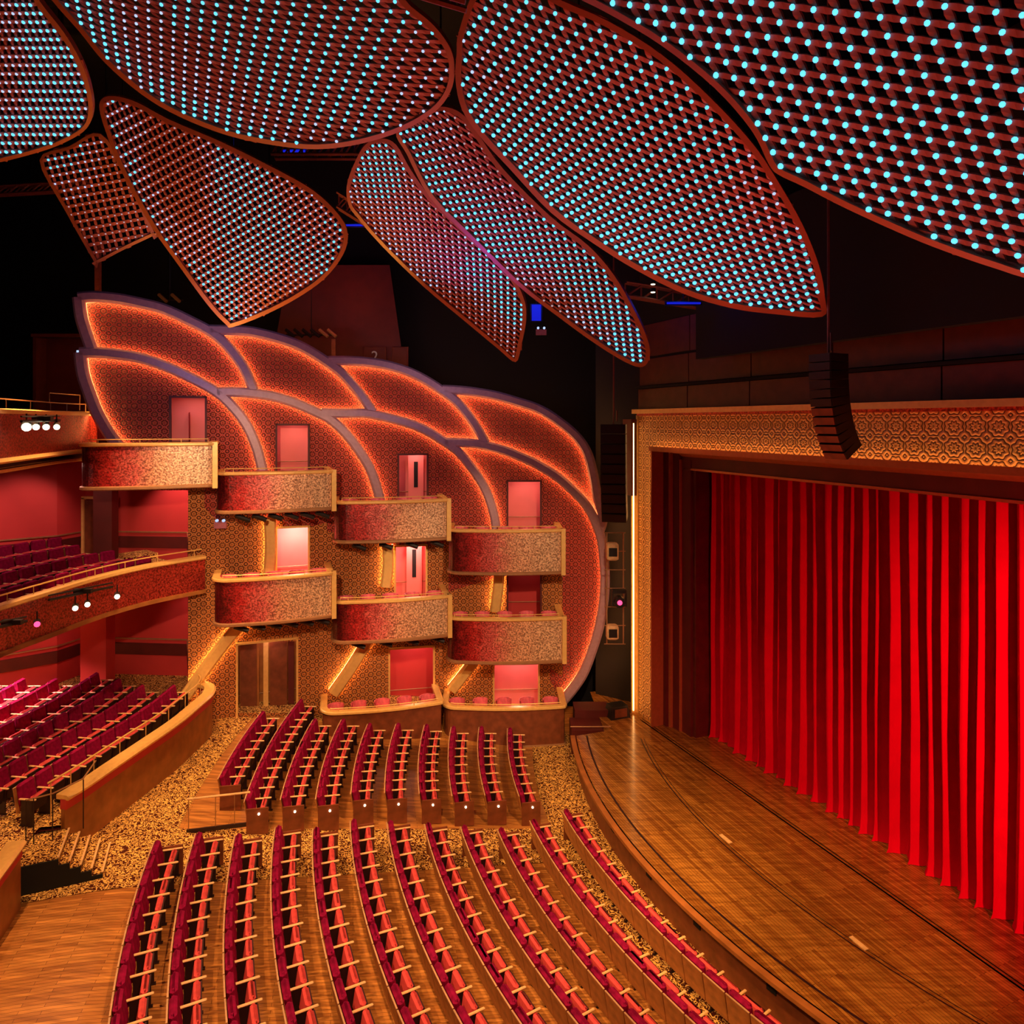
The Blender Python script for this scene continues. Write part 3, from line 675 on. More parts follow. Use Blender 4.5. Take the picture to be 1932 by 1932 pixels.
# mezzanine front
mz = thing('mezzanine_front', 'long curved dark red mosaic balcony front with gold rails, middle level at left', 'balcony', (-13, 18, 6)); o0 = Vector((13, -18, -6))
mp = [p+o0 for p in MZ]
def swp(path, prof, name, mt, par, side=-1, **k): m = MB(); m.sweep(path, prof, side=side, **k); return m.build(name, mt, par)
INS = 1   # outward = towards the stage
swp(mp, [(0, 5.98), (0, 7.16), (-.1, 7.16), (-.1, 5.98)], 'fascia', M['mosaic_red'], mz, INS)
swp(mp, [(.05, 7.10), (.10, 7.14), (.08, 7.22), (-.18, 7.24), (-.18, 7.10)], 'cap_rail', M['gold'], mz, INS)
swp(mp, [(.02, 5.90), (.08, 5.92), (.06, 6.04), (-.3, 6.04), (-.3, 5.90)], 'bottom_trim', M['honey'], mz, INS)
m = MB(); m.tube([p+Vector((-.12, 0, 7.45)) for p in mp], .022, 6)
for i in range(2, len(mp), 3): m.tube([mp[i]+Vector((-.12, 0, 7.2)), mp[i]+Vector((-.12, 0, 7.45))], .014, 4)
m.build('hand_rail', M['gold'], mz)
# upper balcony front
tb = thing('upper_balcony_front', 'curved upper balcony front of red mosaic with gold bands, top left', 'balcony', (-13, 18, 11)); o0 = Vector((13, -18, -11)); tp = [p+o0 for p in TB]
swp(tp, [(0, 11.02), (0, 12.18), (-.1, 12.18), (-.1, 11.02)], 'fascia', M['mosaic_red'], tb, INS)
swp(tp, [(.06, 12.16), (.10, 12.26), (-.16, 12.30), (-.16, 12.16)], 'cap_rail', M['gold'], tb, INS)
swp(tp, [(.05, 10.90), (.09, 10.95), (.05, 11.04), (-.1, 11.04), (-.1, 10.90)], 'bottom_trim', M['gold'], tb, INS)
swp(tp, [(-.25, 10.62), (-.2, 10.66), (-.2, 10.76), (-.35, 10.76), (-.35, 10.62)], 'lower_band', M['gold'], tb, INS)
swp(tp, [(-.3, 10.70), (-.3, 10.95), (-.4, 10.95), (-.4, 10.70)], 'soffit_band', M['dark_red'], tb, INS)
m = MB(); rp = [p+Vector((-.3, 0, 12.55)) for p in tp]; m.tube(rp, .018, 5)
for i in range(1, len(rp), 4): m.tube([rp[i]-Vector((0, 0, .35)), rp[i]], .014, 4)
e = [rp[-8]+Vector((-.3, 0, 0)), rp[-8]+Vector((-.3, 0, .32)), rp[-1]+Vector((-.3, 0, .32)), rp[-1]+Vector((-.3, 0, -.2))]; m.tube(e, .018, 5)
m.build('guard_rail', M['bronze'], tb)
bo = thing('control_booth', 'dark control booth opening behind the top left balcony', 'booth', (-17.0, 26.2, 12.3))
for (c, d, nm, mt) in (((-.95, 0, 1.45), (.12, .6, 2.9), 'booth_side', 'wall_wood'), ((.95, 0, 1.45), (.12, .6, 2.9), 'booth_side', 'wall_wood'),
                       ((0, 0, 2.9), (2.1, .7, .12), 'booth_head', 'wall_wood'), ((0, .3, 1.45), (1.9, .05, 2.8), 'booth_back', 'dark_red')):
    m = MB(); m.box(c, d); m.build(nm, M[mt], bo)
m = MB(); m.box((.62, -.1, 2.25), (.20, .06, .22)); m.build('work_light', M['led_pale'], bo)
# parterre front
for path, lb, z1 in ((PT, 'curved honey wood parapet with gold cap beside the patterned carpet', 0), (PT2, 'short honey wood parapet at the left edge, nearer than the steps', 0)):
    c = path[len(path)//2]; pf = thing('parterre_parapet', lb, 'parapet', (c.x, c.y, 1.25)); o0 = Vector((-c.x, -c.y, -1.25)); pp = [p+o0 for p in path]
    swp(pp, [(0, 1.1), (0, 2.42), (-.12, 2.42), (-.12, 1.1)], 'wood_panel', M['honey'], pf, INS)
    swp(pp, [(.03, 2.40), (.03, 2.66), (-.14, 2.66), (-.14, 2.40)], 'red_band', M['red_wall'], pf, INS)
    swp(pp, [(.10, 2.64), (.12, 2.70), (.06, 2.76), (-.26, 2.76), (-.26, 2.64)], 'cap_rail', M['gold'], pf, INS)
    m = MB(); hr = [p+Vector((-.42, 0, 3.06)) for p in pp]; m.tube(hr, .024, 6)
    for i in range(1, len(hr), 4): m.tube([hr[i]-Vector((0, 0, .95)), hr[i]], .014, 4)
    m.build('hand_rail', M['gold'], pf)
    m = MB()
    for i in range(2, len(pp)-3, 3): m.box(pp[i]+Vector((-.30, 0, 2.68)), (.10, .14, .03))
    m.build('rail_light', M['piping'], pf, kind='stuff')
# columns
for (x, y, w, z0, z1, lb) in ((-15.2, 25.3, .85, 2.1, 6.0, 'square red column between the parterre seats and the mezzanine soffit'),
                              (-14.85, 25.2, .62, 6.3, 10.75, 'slim dark red column behind the mezzanine seats')):
    t = thing('column', lb, 'column', (x, y, z0), RD(10)); m = MB(); m.box((0, 0, (z1-z0)/2), (w, w, z1-z0)); m.build('shaft', M['red_wall'] if z0 < 5 else M['dark_red'], t)
    m = MB(); m.box((0, 0, .12), (w+.06, w+.06, .24)); m.build('plinth', M['dark_red'], t)
t = thing('lobby_doorway', 'dark doorway with gold jamb at the back of the mezzanine', 'doorway', (-16.1, 26.9, 6.3))
m = MB(); m.box((0, 0, 1.3), (1.1, .1, 2.6)); m.build('door_leaf', M['panel_wood'], t)
m = MB(); m.box((.6, -.04, 1.35), (.10, .16, 2.7)); m.box((-.6, -.04, 1.35), (.10, .16, 2.7)); m.box((0, -.04, 2.7), (1.3, .16, .1)); m.build('door_frame', M['gold'], t)
# wash lights on the red walls
for (l, tg, w) in (((-12.9, 25.6, 10.5), (-13.2, 27.2, 7.4), 70), ((-15.9, 23.8, 10.4), (-18.5, 25.6, 7.5), 60), ((-17.5, 21.5, 10.4), (-20, 24, 7.8), 60),
                   ((-12.6, 25.3, 5.9), (-12.5, 27.2, 3.2), 16), ((-16.5, 23.5, 5.9), (-18.5, 25.8, 3.6), 50), ((-18.5, 21.0, 5.9), (-21, 23.5, 3.4), 50)):
    spot(l, tg, 74, w*4, (1.0, .46, .38), .05, .7)
for y in (15, 18.5, 22): area((-17.0, y, 5.9), (-16.6, y, 2), .5, 300, (1, .50, .46), spread=100)
for y in (16, 19.5, 23): area((-15.3, y, 10.6), (-15.0, y, 6), .4, 36, (1, .45, .36))
# seats on the two side decks
def offset_path(path, d):
    out = []
    for i, p in enumerate(path):
        t = path[min(i+1, len(path)-1)]-path[max(i-1, 0)]; t.z = 0; t.normalize(); out.append((p+Vector((-t.y, t.x, 0))*d, t))
    return out
def row_seats(path, d, z, y0, y1, tag_, group):
    op = offset_path(path, d); acc = 0; j = 0; seats = []
    for (p, t), (q, t2) in zip(op[:-1], op[1:]):
        seg = (q-p).length; a = acc
        while a < seg:
            c = p.lerp(q, a/seg); 
            if y0 < c.y < y1: seats.append((c, math.atan2(-t.x, t.y)))
            a += .56
        acc = a-seg
    for j, (c, rz) in enumerate(reversed(seats)):
        px = CX+F*c.x/c.y
        if px < -45: break
        r_ = rz
        seat((c.x-.25, c.y, z), r_, tag_ % ORD[j], group, arm_side=-1, both=(j == 0))
PTL = smooth(V2([(-10.6, 13.5), (-10.95, 16.0), (-10.85, 17.6), (-10.7, 18.6), (-10.5, 19.85), (-10.3, 21.2), (-10.25, 22.5), (-10.3, 24.3)]), 5)
for k, y1 in enumerate((23.5, 23.6, 23.7, 24.2, 23.5, 23.7, 23.5)):
    row_seats(PTL, .95+1.0*k, 2.01+.06*k, 15.2 if k else 17.2, y1, 'rose tip-up seat, %s from the far end, ' + f'parterre, {ORD[k]} row from the parapet', 'tip-up seats of the parterre')
for k, y1 in enumerate((24.2, 23.9, 24.0, 24.4)):
    if k: m = MB(); op = [p for p, t in offset_path(MZ, .55+1.0*k)]; m.sweep(op, [(0, 6.3), (0, 6.31+.2*k), (-1.05, 6.31+.2*k), (-1.05, 6.3)], side=1); m.build('riser', M['carpet'], None, kind='structure').name = 'floor_tier'
    row_seats(MZ, .95+1.0*k, 6.32+.2*k, 14.5, y1, 'rose tip-up seat, %s from the far end, ' + f'mezzanine, {ORD[k]} row from the rail', 'tip-up seats of the mezzanine')
# carpeted steps up to the parterre
st = thing('carpet_steps', 'carpeted steps with pale nosings rising from the carpet to the parterre', 'steps', (-9.85, 16.75, 1.24), RD(23))
for i in range(5):
    x = -.22*i; m = MB(); m.box((x-.11-(.0 if i < 4 else .55), 0, .07+.07*i), (.22 if i < 4 else 1.32, 1.25, .14+.14*i)); s_ = m.build('step', M['carpet'], st)
    m = MB(); m.box((x-.01, 0, .145+.14*i), (.045, 1.25, .02)); m.build('nosing', M['arm_wood'], s_)
    m = MB(); m.box((x-.11-(.0 if i < 4 else .55), -.65, .05+.07*i), (.22 if i < 4 else 1.32, .04, .13+.14*i)); m.build('side_wall', M['black'], st)  # step sides coloured black: the shadow they lie in is put into the colour
for (px, py, h) in ((147, 1560, .8), (167, 1550, .8)):
    p = G(px, py, 1.45); t = thing('bollard_light', 'dark slim post with a glowing lower part by the steps, ' + ('left of two' if px < 150 else 'right of two'), 'lamp', p, 0, 'bollards by the steps')
    m = MB(); m.tube([(0, 0, .35), (0, 0, 1.15)], .035, 6); m.build('post', M['stand'], t); m = MB(); m.tube([(0, 0, .02), (0, 0, .35)], .03, 6); m.build('glow', M['lamp_soft'], t)
hg = thing('step_guard_rail', 'bronze guard rail with thin posts above the parterre steps', 'rail', (-11.0, 16.9, 2.1))
m = MB(); m.tube([(-.5, -.6, .9), (.0, -.4, .95), (.3, .3, .95), (.25, .9, 1.1)], .02, 5); m.build('top_rail', M['bronze'], hg)
for q in ((-.5, -.6), (-.35, -.55), (0, -.4), (.3, .3)): m = MB(); m.tube([(q[0], q[1], -.3), (q[0], q[1], .92)], .014, 5); m.build('post', M['stand'], hg)
# clear guard rail at the corner of the far stalls block
g0, g1 = G(352, 1508, fz(30)+.9), G(472, 1503, fz(29)+.9)
gr = thing('aisle_guard_rail', 'pale wood hand rail on dark glass panels at the corner of the far block', 'rail', (g0.x, g0.y, fz(30)))
d = g1-g0; d.z = 0; m = MB(); m.tube([(0, 0, .9), (d.x, d.y, .9)], .028, 6); m.build('top_rail', M['arm_wood'], gr)
for u in (.03, .45, .75): m = MB(); m.tube([(d.x*u, d.y*u, 0), (d.x*u, d.y*u, .88)], .012, 5); m.build('post', M['bronze'], gr)
m = MB(); m.box((d.x/2, d.y/2, .05), (d.length, .05, .10), Matrix.Rotation(math.atan2(d.y, d.x), 3, 'Z')); m.build('base_rail', M['stand'], gr)
# balcony lamps
def stagelamp(px, py, Y, lb, mt='lamp', r=.085, grp='lamps on the balcony fronts', pw=0, col=(1, .8, .5)):
    p = P3(px, py, Y); d = (Vector((px*0+6, 8, 2))-p).normalized() if False else (Vector((0, 0, CZ-6))-p).normalized()
    t = thing('stage_lamp', lb, 'lamp', p, 0, grp); m = MB(); m.tube([-d*.30, -d*.02], r*1.15, 8); m.build('lamp_body', M['black_metal'], t)
    m = MB(); m.tube([-d*.03, d*.0], r, 10); m.build('lens', M[mt], t)
    m = MB(); m.tube([-d*.18, -d*.18+Vector((0, 0, .3))], .02, 5); m.build('yoke', M['black_metal'], t)
for i, (px, py, r) in enumerate(((50, 806, .11), (68, 806, .08), (87, 806, .08), (107, 806, .075))):
    stagelamp(px, py, 17.6+i*.35, f"lit white stage lamp on the upper balcony front, {ORD[i]} from the left", r=r)
for i, (px, py) in enumerate(((142, 1148), (165, 1141), (221, 1126))):
    stagelamp(px, py, 19.0+i*.5, f"lit white stage lamp on the mezzanine front, {ORD[i]} from the left", r=.07)
stagelamp(70, 1178, 18.2, 'glowing red stage lamp on the mezzanine front at far left', 'lamp_red', .075)
for (a, b, lb) in (((92, 1132, 18.6), (212, 1107, 20.6), 'black lamp bar across the mezzanine front, right of the red lamp'), ((-10, 1185, 17.0), (50, 1172, 17.9), 'black lamp bar across the mezzanine front at the left edge'),
                   ((40, 795, 17.3), (112, 793, 19.0), 'black lamp bar on the upper balcony front')):
    A, B = P3(*a), P3(*b); t = thing('lamp_bar', lb, 'bar', A); m = MB(); m.tube([(0, 0, 0), B-A], .04, 6); m.tube([(0, 0, .12), B-A+Vector((0, 0, .12))], .025, 6); m.build('pipe', M['black_metal'], t, kind='stuff')
    m = MB(); m.box((B-A)*.5+Vector((0, .05, .05)), (.5, .12, .12)); m.build('bracket', M['black_metal'], t)
for (px, py, Y, lb) in ((416, 991, 24.6, 'small pink box with two lamp heads on the wall under the second box'), (1021, 627, 27.5, 'small pink box with two lamp heads high on the black wall')):
    t = thing('emergency_light', lb, 'light', P3(px, py, Y)); m = MB(); m.box((0, 0, 0), (.42, .10, .22)); m.build('housing', M['pink_metal'], t)
    for s_ in (-1, 1): m = MB(); m.tube([(s_*.12, -.06, .17), (s_*.12, .02, .17)], .05, 8); m.build('lamp_head', M['led_pale'], t)
    if py < 700: m = MB(); m.tube([(0, .03, .1), (0, .03, 24.9-t.location.z)], .015, 4); m.build('hanger', M['black_metal'], t)

# ---------------------------------------------------------------- ceiling petals
def inpoly(x, y, P):
    c = False; n = len(P); j = n-1
    for i in range(n):
        if (P[i][1] > y) != (P[j][1] > y) and x < (P[j][0]-P[i][0])*(y-P[i][1])/(P[j][1]-P[i][1])+P[i][0]: c = not c
        j = i
    return c
LEDM = {}
def led_mesh(kind):
    if kind not in LEDM:
        m = MB(); n = 8
        for k in range(n): a = 2*math.pi*k/n; m.v.append((math.cos(a), math.sin(a), 0))
        for k in range(n): a = 2*math.pi*k/n; m.v.append((.7*math.cos(a), .7*math.sin(a), .6))
        m.v.append((0, 0, .9))
        for k in range(n):
            j = (k+1) % n; m.f += [(k, j, n+j, n+k), (n+k, n+j, 2*n)]; m.m += [0, 0]
        LEDM[kind] = (m, m.mesh('led', M[kind]))
    return LEDM[kind]
def petal(label, outline_px, depth, samples, origin, rp, rim=12, single=0, dim=0.0, seed=0):
    # depth: three (px, py, Y); the panel is the plane through them.  samples: local lattice vectors as seen at a few points
    A = np.array([[x-966, y-HY, 1.] for x, y, Y in depth]); cf = np.linalg.solve(A, np.array([1/Y for x, y, Y in depth]))
    def at(x, y, lift=0.):
        Y = 1/(cf[0]*(x-966)+cf[1]*(y-HY)+cf[2]); return P3(x, y, Y)
    c0, c1, c2 = [at(x, y) for x, y, Y in depth]; nrm = (c1-c0).cross(c2-c0).normalized()
    if nrm.dot(Vector((0, 0, CZ))-c0) < 0: nrm = -nrm          # faces the house
    xs = [p[0] for p in outline_px]; ys = [p[1] for p in outline_px]; bb = (min(xs)-80, max(xs)+80, min(ys)-80, max(ys)+80)
    OP = [(p.x, p.y) for p in smooth([(x, y, 0) for x, y in outline_px], 4, True)]
    og = np.array(origin, float)
    def proj(q, ij):
        i, j = ij; a, b, g = q[:2], q[2:4], q[4:6]; w = 1+g[0]*i+g[1]*j
        return og+(i*a+j*b)/w+(q[6:8]*i*i+q[8:10]*i*j+q[10:12]*j*j)*1e-3
    def jac(q, ij):
        e = 1e-3; i, j = ij
        return np.stack([(proj(q, (i+e, j))-proj(q, (i-e, j)))/(2*e), (proj(q, (i, j+e))-proj(q, (i, j-e)))/(2*e)])
    def inv(q, p, s0=(0., 0.)):
        ij = np.array(s0, float)
        for _ in range(12):
            d = np.linalg.solve(jac(q, ij).T+1e-9*np.eye(2), np.array(p, float)-proj(q, ij)); ij = ij+np.clip(d, -15, 15)
        return ij
    q = np.zeros(12); near = min(samples, key=lambda s_: (s_[0][0]-origin[0])**2+(s_[0][1]-origin[1])**2); q[:2] = near[1]; q[2:4] = near[2]
    def resid(q):
        o = []
        for p, a, b in samples:
            J = jac(q, inv(q, p)); o += list(J[0]-np.array(a, float))+list(J[1]-np.array(b, float))
        return np.array(o+list(q[4:6]*120)+list(q[6:12]*.035))
    lam = 1.; e = resid(q)
    for _ in range(25 if len(samples) > 1 else 0):
        st = [1e-4]*4+[1e-6]*2+[1e-3]*6; J = np.array([(resid(q+np.eye(12)[k]*st[k])-e)/st[k] for k in range(12)]).T
        H = J.T@J; d = np.linalg.solve(H+lam*np.diag(np.diag(H)+1e-9), -J.T@e); e2 = resid(q+d)
        if e2@e2 < e@e: q, e, lam = q+d, e2, lam*.3
        else: lam *= 5
    nodes_ = {}; todo = [(0, 0)]; seen = {(0, 0)}
    while todo and len(nodes_) < 6000:
        k = todo.pop(); p = proj(q, k); J = jac(q, k)
        if not (bb[0] < p[0] < bb[1] and bb[2] < p[1] < bb[3]) or abs(np.linalg.det(J)) < 15: continue
        nodes_[k] = p
        for d in ((1, 0), (-1, 0), (0, 1), (0, -1)):
            k2 = (k[0]+d[0], k[1]+d[1])
            if k2 not in seen: seen.add(k2); todo.append(k2)
    Jc = {k: jac(q, k) for k in nodes_}
    def vec(w, k, k2=None): return Jc[k][w] if k2 is None or k2 not in Jc else (Jc[k][w]+Jc[k2][w])/2
    inside = {k: inpoly(p[0], p[1], OP) for k, p in nodes_.items()}
    cx = sum(p[0] for p in OP)/len(OP); cy = sum(p[1] for p in OP)/len(OP); base = at(cx, cy)
    t = thing('ceiling_petal', label, 'ceiling panel', base, 0, 'leaf shaped light panels under the ceiling')
    def L(p, off=0.): return at(p[0], p[1])+nrm*off-base
    # rim: a band along the outline with thickness
    n = len(OP); m = MB(); ins = []
    area2 = sum(OP[i][0]*OP[(i+1) % n][1]-OP[(i+1) % n][0]*OP[i][1] for i in range(n)); sg = 1 if area2 > 0 else -1
    for i in range(n):
        dx, dy = OP[(i+1) % n][0]-OP[i-1][0], OP[(i+1) % n][1]-OP[i-1][1]; l = math.hypot(dx, dy) or 1
        ins.append((OP[i][0]-sg*dy/l*rim, OP[i][1]+sg*dx/l*rim))
    for i in range(n):
        for (p, off) in ((OP[i], .03), (ins[i], .05), (ins[i], -.05), (OP[i], -.12)): m.v.append(tuple(L(p, off)))
    for i in range(n):
        j = (i+1) % n
        for k in range(4): l = (k+1) % 4; m.f.append((4*i+k, 4*j+k, 4*j+l, 4*i+l)); m.m.append(0)
    m.build('rim', M['petal_rim'], t)
    # woven strips, one object each
    def strips(di, dj, other, off, nm):
        keys = sorted({(k[1] if di else k[0]) for k in nodes_})
        for q in keys:
            line = sorted([k for k in nodes_ if (k[1] if di else k[0]) == q]); m = MB()
            for k in line:
                k2 = (k[0]+di, k[1]+dj)
                if k2 not in nodes_: continue
                a, b = nodes_[k], nodes_[k2]; mid = (a+b)/2
                if not inpoly(mid[0], mid[1], OP): continue
                if not (inside[k] or inside[k2]): continue
                a1, b1 = a, b
                if not inside[k]: a1 = a+(b-a)*.45
                if not inside[k2]: b1 = b+(a-b)*.45
                va, vm, vb = vec(other, k)*.15, vec(other, k, k2)*.215, vec(other, k2)*.15
                P = [a1-va, mid-vm, b1-vb, b1+vb, mid+vm, a1+va]
                m.quad([L(P[0], off), L(P[1], off+.012), L(P[4], off+.012), L(P[5], off)]); m.quad([L(P[1], off+.012), L(P[2], off), L(P[3], off), L(P[4], off+.012)])
                for u, v in ((0, 1), (1, 2), (3, 4), (4, 5)): m.quad([L(P[u], off), L(P[v], off), L(P[v], off-.04), L(P[u], off-.04)])
            if m.f: m.build('lattice_strip', M['lattice'], t)
    strips(1, 0, 1, .0, 'a'); strips(0, 1, 0, -.015, 'b')
    # light points at the crossings
    rot = nrm.to_track_quat('Z', 'Y'); rnd = random.Random(seed); cand = []
    OPi = ins
    for k, p in nodes_.items():
        if not inpoly(p[0], p[1], OPi): continue
        if not (-60 < p[0] < 1992 and -60 < p[1]): continue
        w = math.sin(k[0]*.33+seed)+math.sin(k[1]*.21+seed*2)+math.sin((k[0]+k[1])*.27+1.3*seed)
        kind = 'led_cyan' if w+rnd.uniform(-.5, .5) > dim else ('led_pale' if w+rnd.uniform(-.5, .5) > dim-1.6 else 'led_dim')
        P = L(p, .03); cand.append((P, kind, (P+base).y))
    cand.sort(key=lambda c: c[2]); rest = {}
    for i, (P, kind, Y) in enumerate(cand):
        s_ = rp*Y/F*(1.0 if kind == 'led_cyan' else .82 if kind == 'led_pale' else .66)
        if i < single:
            o = link('led', led_mesh(kind)[1], t); o.location = P; o.scale = (s_, s_, s_); o.rotation_mode = 'QUATERNION'; o.rotation_quaternion = rot
        else:
            r_ = rest.setdefault(kind, MB()); b = len(r_.v); src = led_mesh(kind)[0]
            r_.v += [tuple(rot @ (Vector(v)*s_)+P) for v in src.v]; r_.f += [tuple(b+i for i in f) for f in src.f]; r_.m += [0]*len(src.f)
    for kind, r_ in rest.items(): r_.build('led_points', M[kind], t, kind='stuff')
    # hanger rods up to the roof
    for u in (.35, .65):
        i = int(u*n); p = L(((OP[i][0]+cx)/2, (OP[i][1]+cy)/2), -.1); m = MB(); m.tube([p, Vector((p.x, p.y, 24.9-base.z))], .03, 5); m.build('hanger_rod', M['black_metal'], t)
    return t
S8 = lambda x, y: 350/(34+.0191*(x-1259)-.0142*(y-25))
petal('largest leaf shaped light panel, cut by the top right corner', [(1040, -60), (1065, -20), (1150, 25), (1250, 85), (1350, 165), (1420, 245), (1452, 308), (1470, 328), (1520, 352), (1600, 393), (1720, 447), (1800, 478), (1880, 505), (1960, 528), (2150, 560), (2250, 300), (2200, -120), (1600, -140)],
      [(1259, 25, S8(1259, 25)), (1880, 15, S8(1880, 15)), (1860, 495, S8(1860, 495))],
      [((1700, 200), (41, 6), (13.5, 33)), ((1480, 320), (34, 7), (12.7, 26.4)), ((1880, 500), (40, 9), (15, 25)), ((1280, 20), (34, 3), (18, 29)), ((1850, 30), (48, 7), (9, 39))], (1661, 129), 6.0, 13, 300, -9, 1)
petal('long leaf shaped light panel pointing to the lower right, above the proscenium', [(866, 60), (862, 100), (860, 150), (872, 205), (905, 255), (960, 315), (1040, 400), (1120, 458), (1200, 508), (1290, 553), (1380, 580), (1460, 591), (1551, 596), (1556, 560), (1545, 500), (1515, 425), (1470, 345), (1420, 270), (1340, 183), (1250, 103), (1150, 40), (1060, 0), (980, -40), (900, -20)],
      [(900, 60, 12.0), (1553, 597, 15.5), (1000, 400, 14.5)], [((1230, 270), (24.3, 11.4), (7.2, 21.7)), ((1215, 420), (20.2, 11), (5.7, 17.4)), ((1380, 340), (26.9, 12.9), (6.2, 21.2)), ((1484, 420), (25.3, 11), (5, 18)), ((1535, 560), (27, 7), (6, 10.5)), ((1510, 565), (24.5, 5.8), (6.5, 9.8)), ((940, 60), (25.4, 8), (14.5, 23.5))], (1238, 261), 4.1, 11, 300, -2.2, 2)
petal('narrow pointed light panel, second from the centre gap', [(748, 248), (785, 215), (830, 200), (870, 212), (900, 248), (950, 318), (1040, 408), (1110, 462), (1160, 520), (1200, 590), (1222, 640), (1226, 672), (1212, 691), (1180, 682), (1120, 645), (1050, 594), (980, 540), (890, 452), (812, 372), (768, 290)],
      [(830, 210, 15.5), (1213, 692, 20.0), (900, 470, 18.0)], [((850, 290), (18.9, 11.6), (6.2, 14.9)), ((1150, 610), (15.6, 11), (1.1, 10.1))], (844, 261), 3.2, 8, 0, .2, 3)
petal('narrow light panel with its tip down over the box wall, left of the centre gap', [(690, 272), (668, 310), (655, 350), (658, 385), (675, 410), (720, 462), (800, 540), (880, 607), (940, 657), (973, 682), (984, 650), (993, 600), (988, 560), (960, 510), (895, 448), (815, 372), (775, 318), (748, 272), (720, 260)],
      [(700, 300, 17.5), (973, 683, 21.5), (680, 420, 19.0)], [((830, 450), (13.7, 10.3), (1.4, 9.8)), ((730, 320), (14.8, 10.1), (2.5, 10.5)), ((950, 620), (10.9, 11.6), (-1.1, 9.4))], (814, 423), 2.7, 7, 0, .9, 4)
petal('broad rounded light panel across the top of the picture', [(60, -60), (100, 0), (150, 57), (200, 118), (270, 178), (340, 219), (430, 254), (520, 273), (600, 280), (680, 270), (760, 245), (820, 210), (850, 172), (858, 130), (850, 90), (820, 48), (775, 10), (700, -50), (400, -120)],
      [(130, 0, 12.0), (600, 270, 14.0), (840, 110, 12.5)], [((325, 140), (22.8, 6), (22.6, 20)), ((440, 160), (23.8, 4.3), (22.0, 17.9)), ((485, 80), (27, 4.7), (23.6, 21.3)), ((440, 245), (22, 4), (20, 16.9)), ((650, 268), (24, -1), (18.6, 11.7)), ((780, 60), (33.5, 0), (24.3, 15.2)), ((140, 40), (17.4, 9.4), (20.0, 24.7))], (397, 116), 3.7, 10, 300, -.9, 5)
petal('blue lit rounded light panel cut by the top left corner', [(-80, -60), (40, -60), (75, 0), (120, 58), (150, 108), (168, 155), (176, 205), (165, 240), (130, 264), (80, 284), (0, 305), (-80, 320)],
      [(0, 0, 14.0), (170, 200, 16.0), (0, 290, 17.0)], [((60, 170), (13, 0), (6.5, 16.3))], (58, 171), 3.4, 8, 0, -.3, 6)
petal('light panel shaped like a blunt leaf, its tip just over the wall petals at left', [(188, 205), (195, 184), (220, 181), (260, 193), (320, 225), (420, 268), (520, 318), (590, 358), (638, 403), (656, 440), (647, 480), (612, 525), (560, 562), (500, 593), (440, 616), (425, 610), (390, 572), (330, 490), (288, 430), (240, 345), (205, 262)],
      [(200, 200, 16.5), (440, 610, 21.0), (650, 430, 20.0)], [((200, 225), (8.5, -4), (7, 23)), ((485, 440), (9.8, -5.2), (9.8, 10.9)), ((440, 600), (9, -5.5), (9, 9.5)), ((630, 440), (11.5, -6.5), (10, 9)), ((350, 260), (9.5, -5), (9, 15))], (487, 442), 2.6, 8, 0, .4, 7)
petal('small square ended light panel at far left, behind its neighbours', [(75, 302), (130, 276), (190, 252), (240, 330), (292, 440), (288, 445), (235, 470), (182, 497), (176, 490), (125, 400)],
      [(80, 300, 20.5), (180, 495, 22.5), (280, 440, 22.5)], [((190, 370), (13, -2.3), (4.3, 15.1))], (165, 367.6), 2.3, 6, 0, 1.6, 8)

# ---------------------------------------------------------------- speakers, trusses and small rigging
def line_array(name_label, px, ytop, ybot, Y, n, w, curve, face, lit):
    base = P3(px, ytop, Y); t = thing('line_array', name_label, 'speaker', base, 0, 'hanging loudspeaker columns'); Z = (ybot-ytop)/F*Y; ang = 0; x = Vector((0, 0, 0)); h = Z/n
    R_ = Matrix.Rotation(face, 3, 'Z')
    for i in range(n):
        ang = curve*(i/n)**1.8; Rt = Matrix.Rotation(ang, 3, 'X'); m = MB(); m.box((0, 0, 0), (w, .55, h*.93), None); c = x+R_ @ (Rt @ Vector((0, 0, -h/2)))
        b = m.build('speaker_cabinet', M['black_metal'], t); b.location = c; b.rotation_euler = (R_ @ Rt).to_euler()
        m = MB(); m.box((0, -.285, 0), (w*.94, .02, h*.84)); g = m.build('grille', M['panel_wood'] if lit and i > 5 else M['stand'], b)  # lit lower grilles turn brown: warm light put into their colour
        x = x+R_ @ (Rt @ Vector((0, 0, -h)))
    m = MB(); m.tube([(0, 0, 0), (0, 0, 24.9-base.z)], .03, 5); m.tube([(.15, .2, .1), (.15, .2, .5)], .03, 5); m.build('chain', M['steel_red'], t)
    return t
line_array('curved black column of loudspeakers hanging before the proscenium header', 1563, 668, 862, 15.2, 12, .58, RD(40), RD(-64), True)
line_array('dark column of loudspeakers hanging between the box wall and the lit frame', 1158, 800, 985, 25.2, 10, .9, RD(20), RD(-15), False)
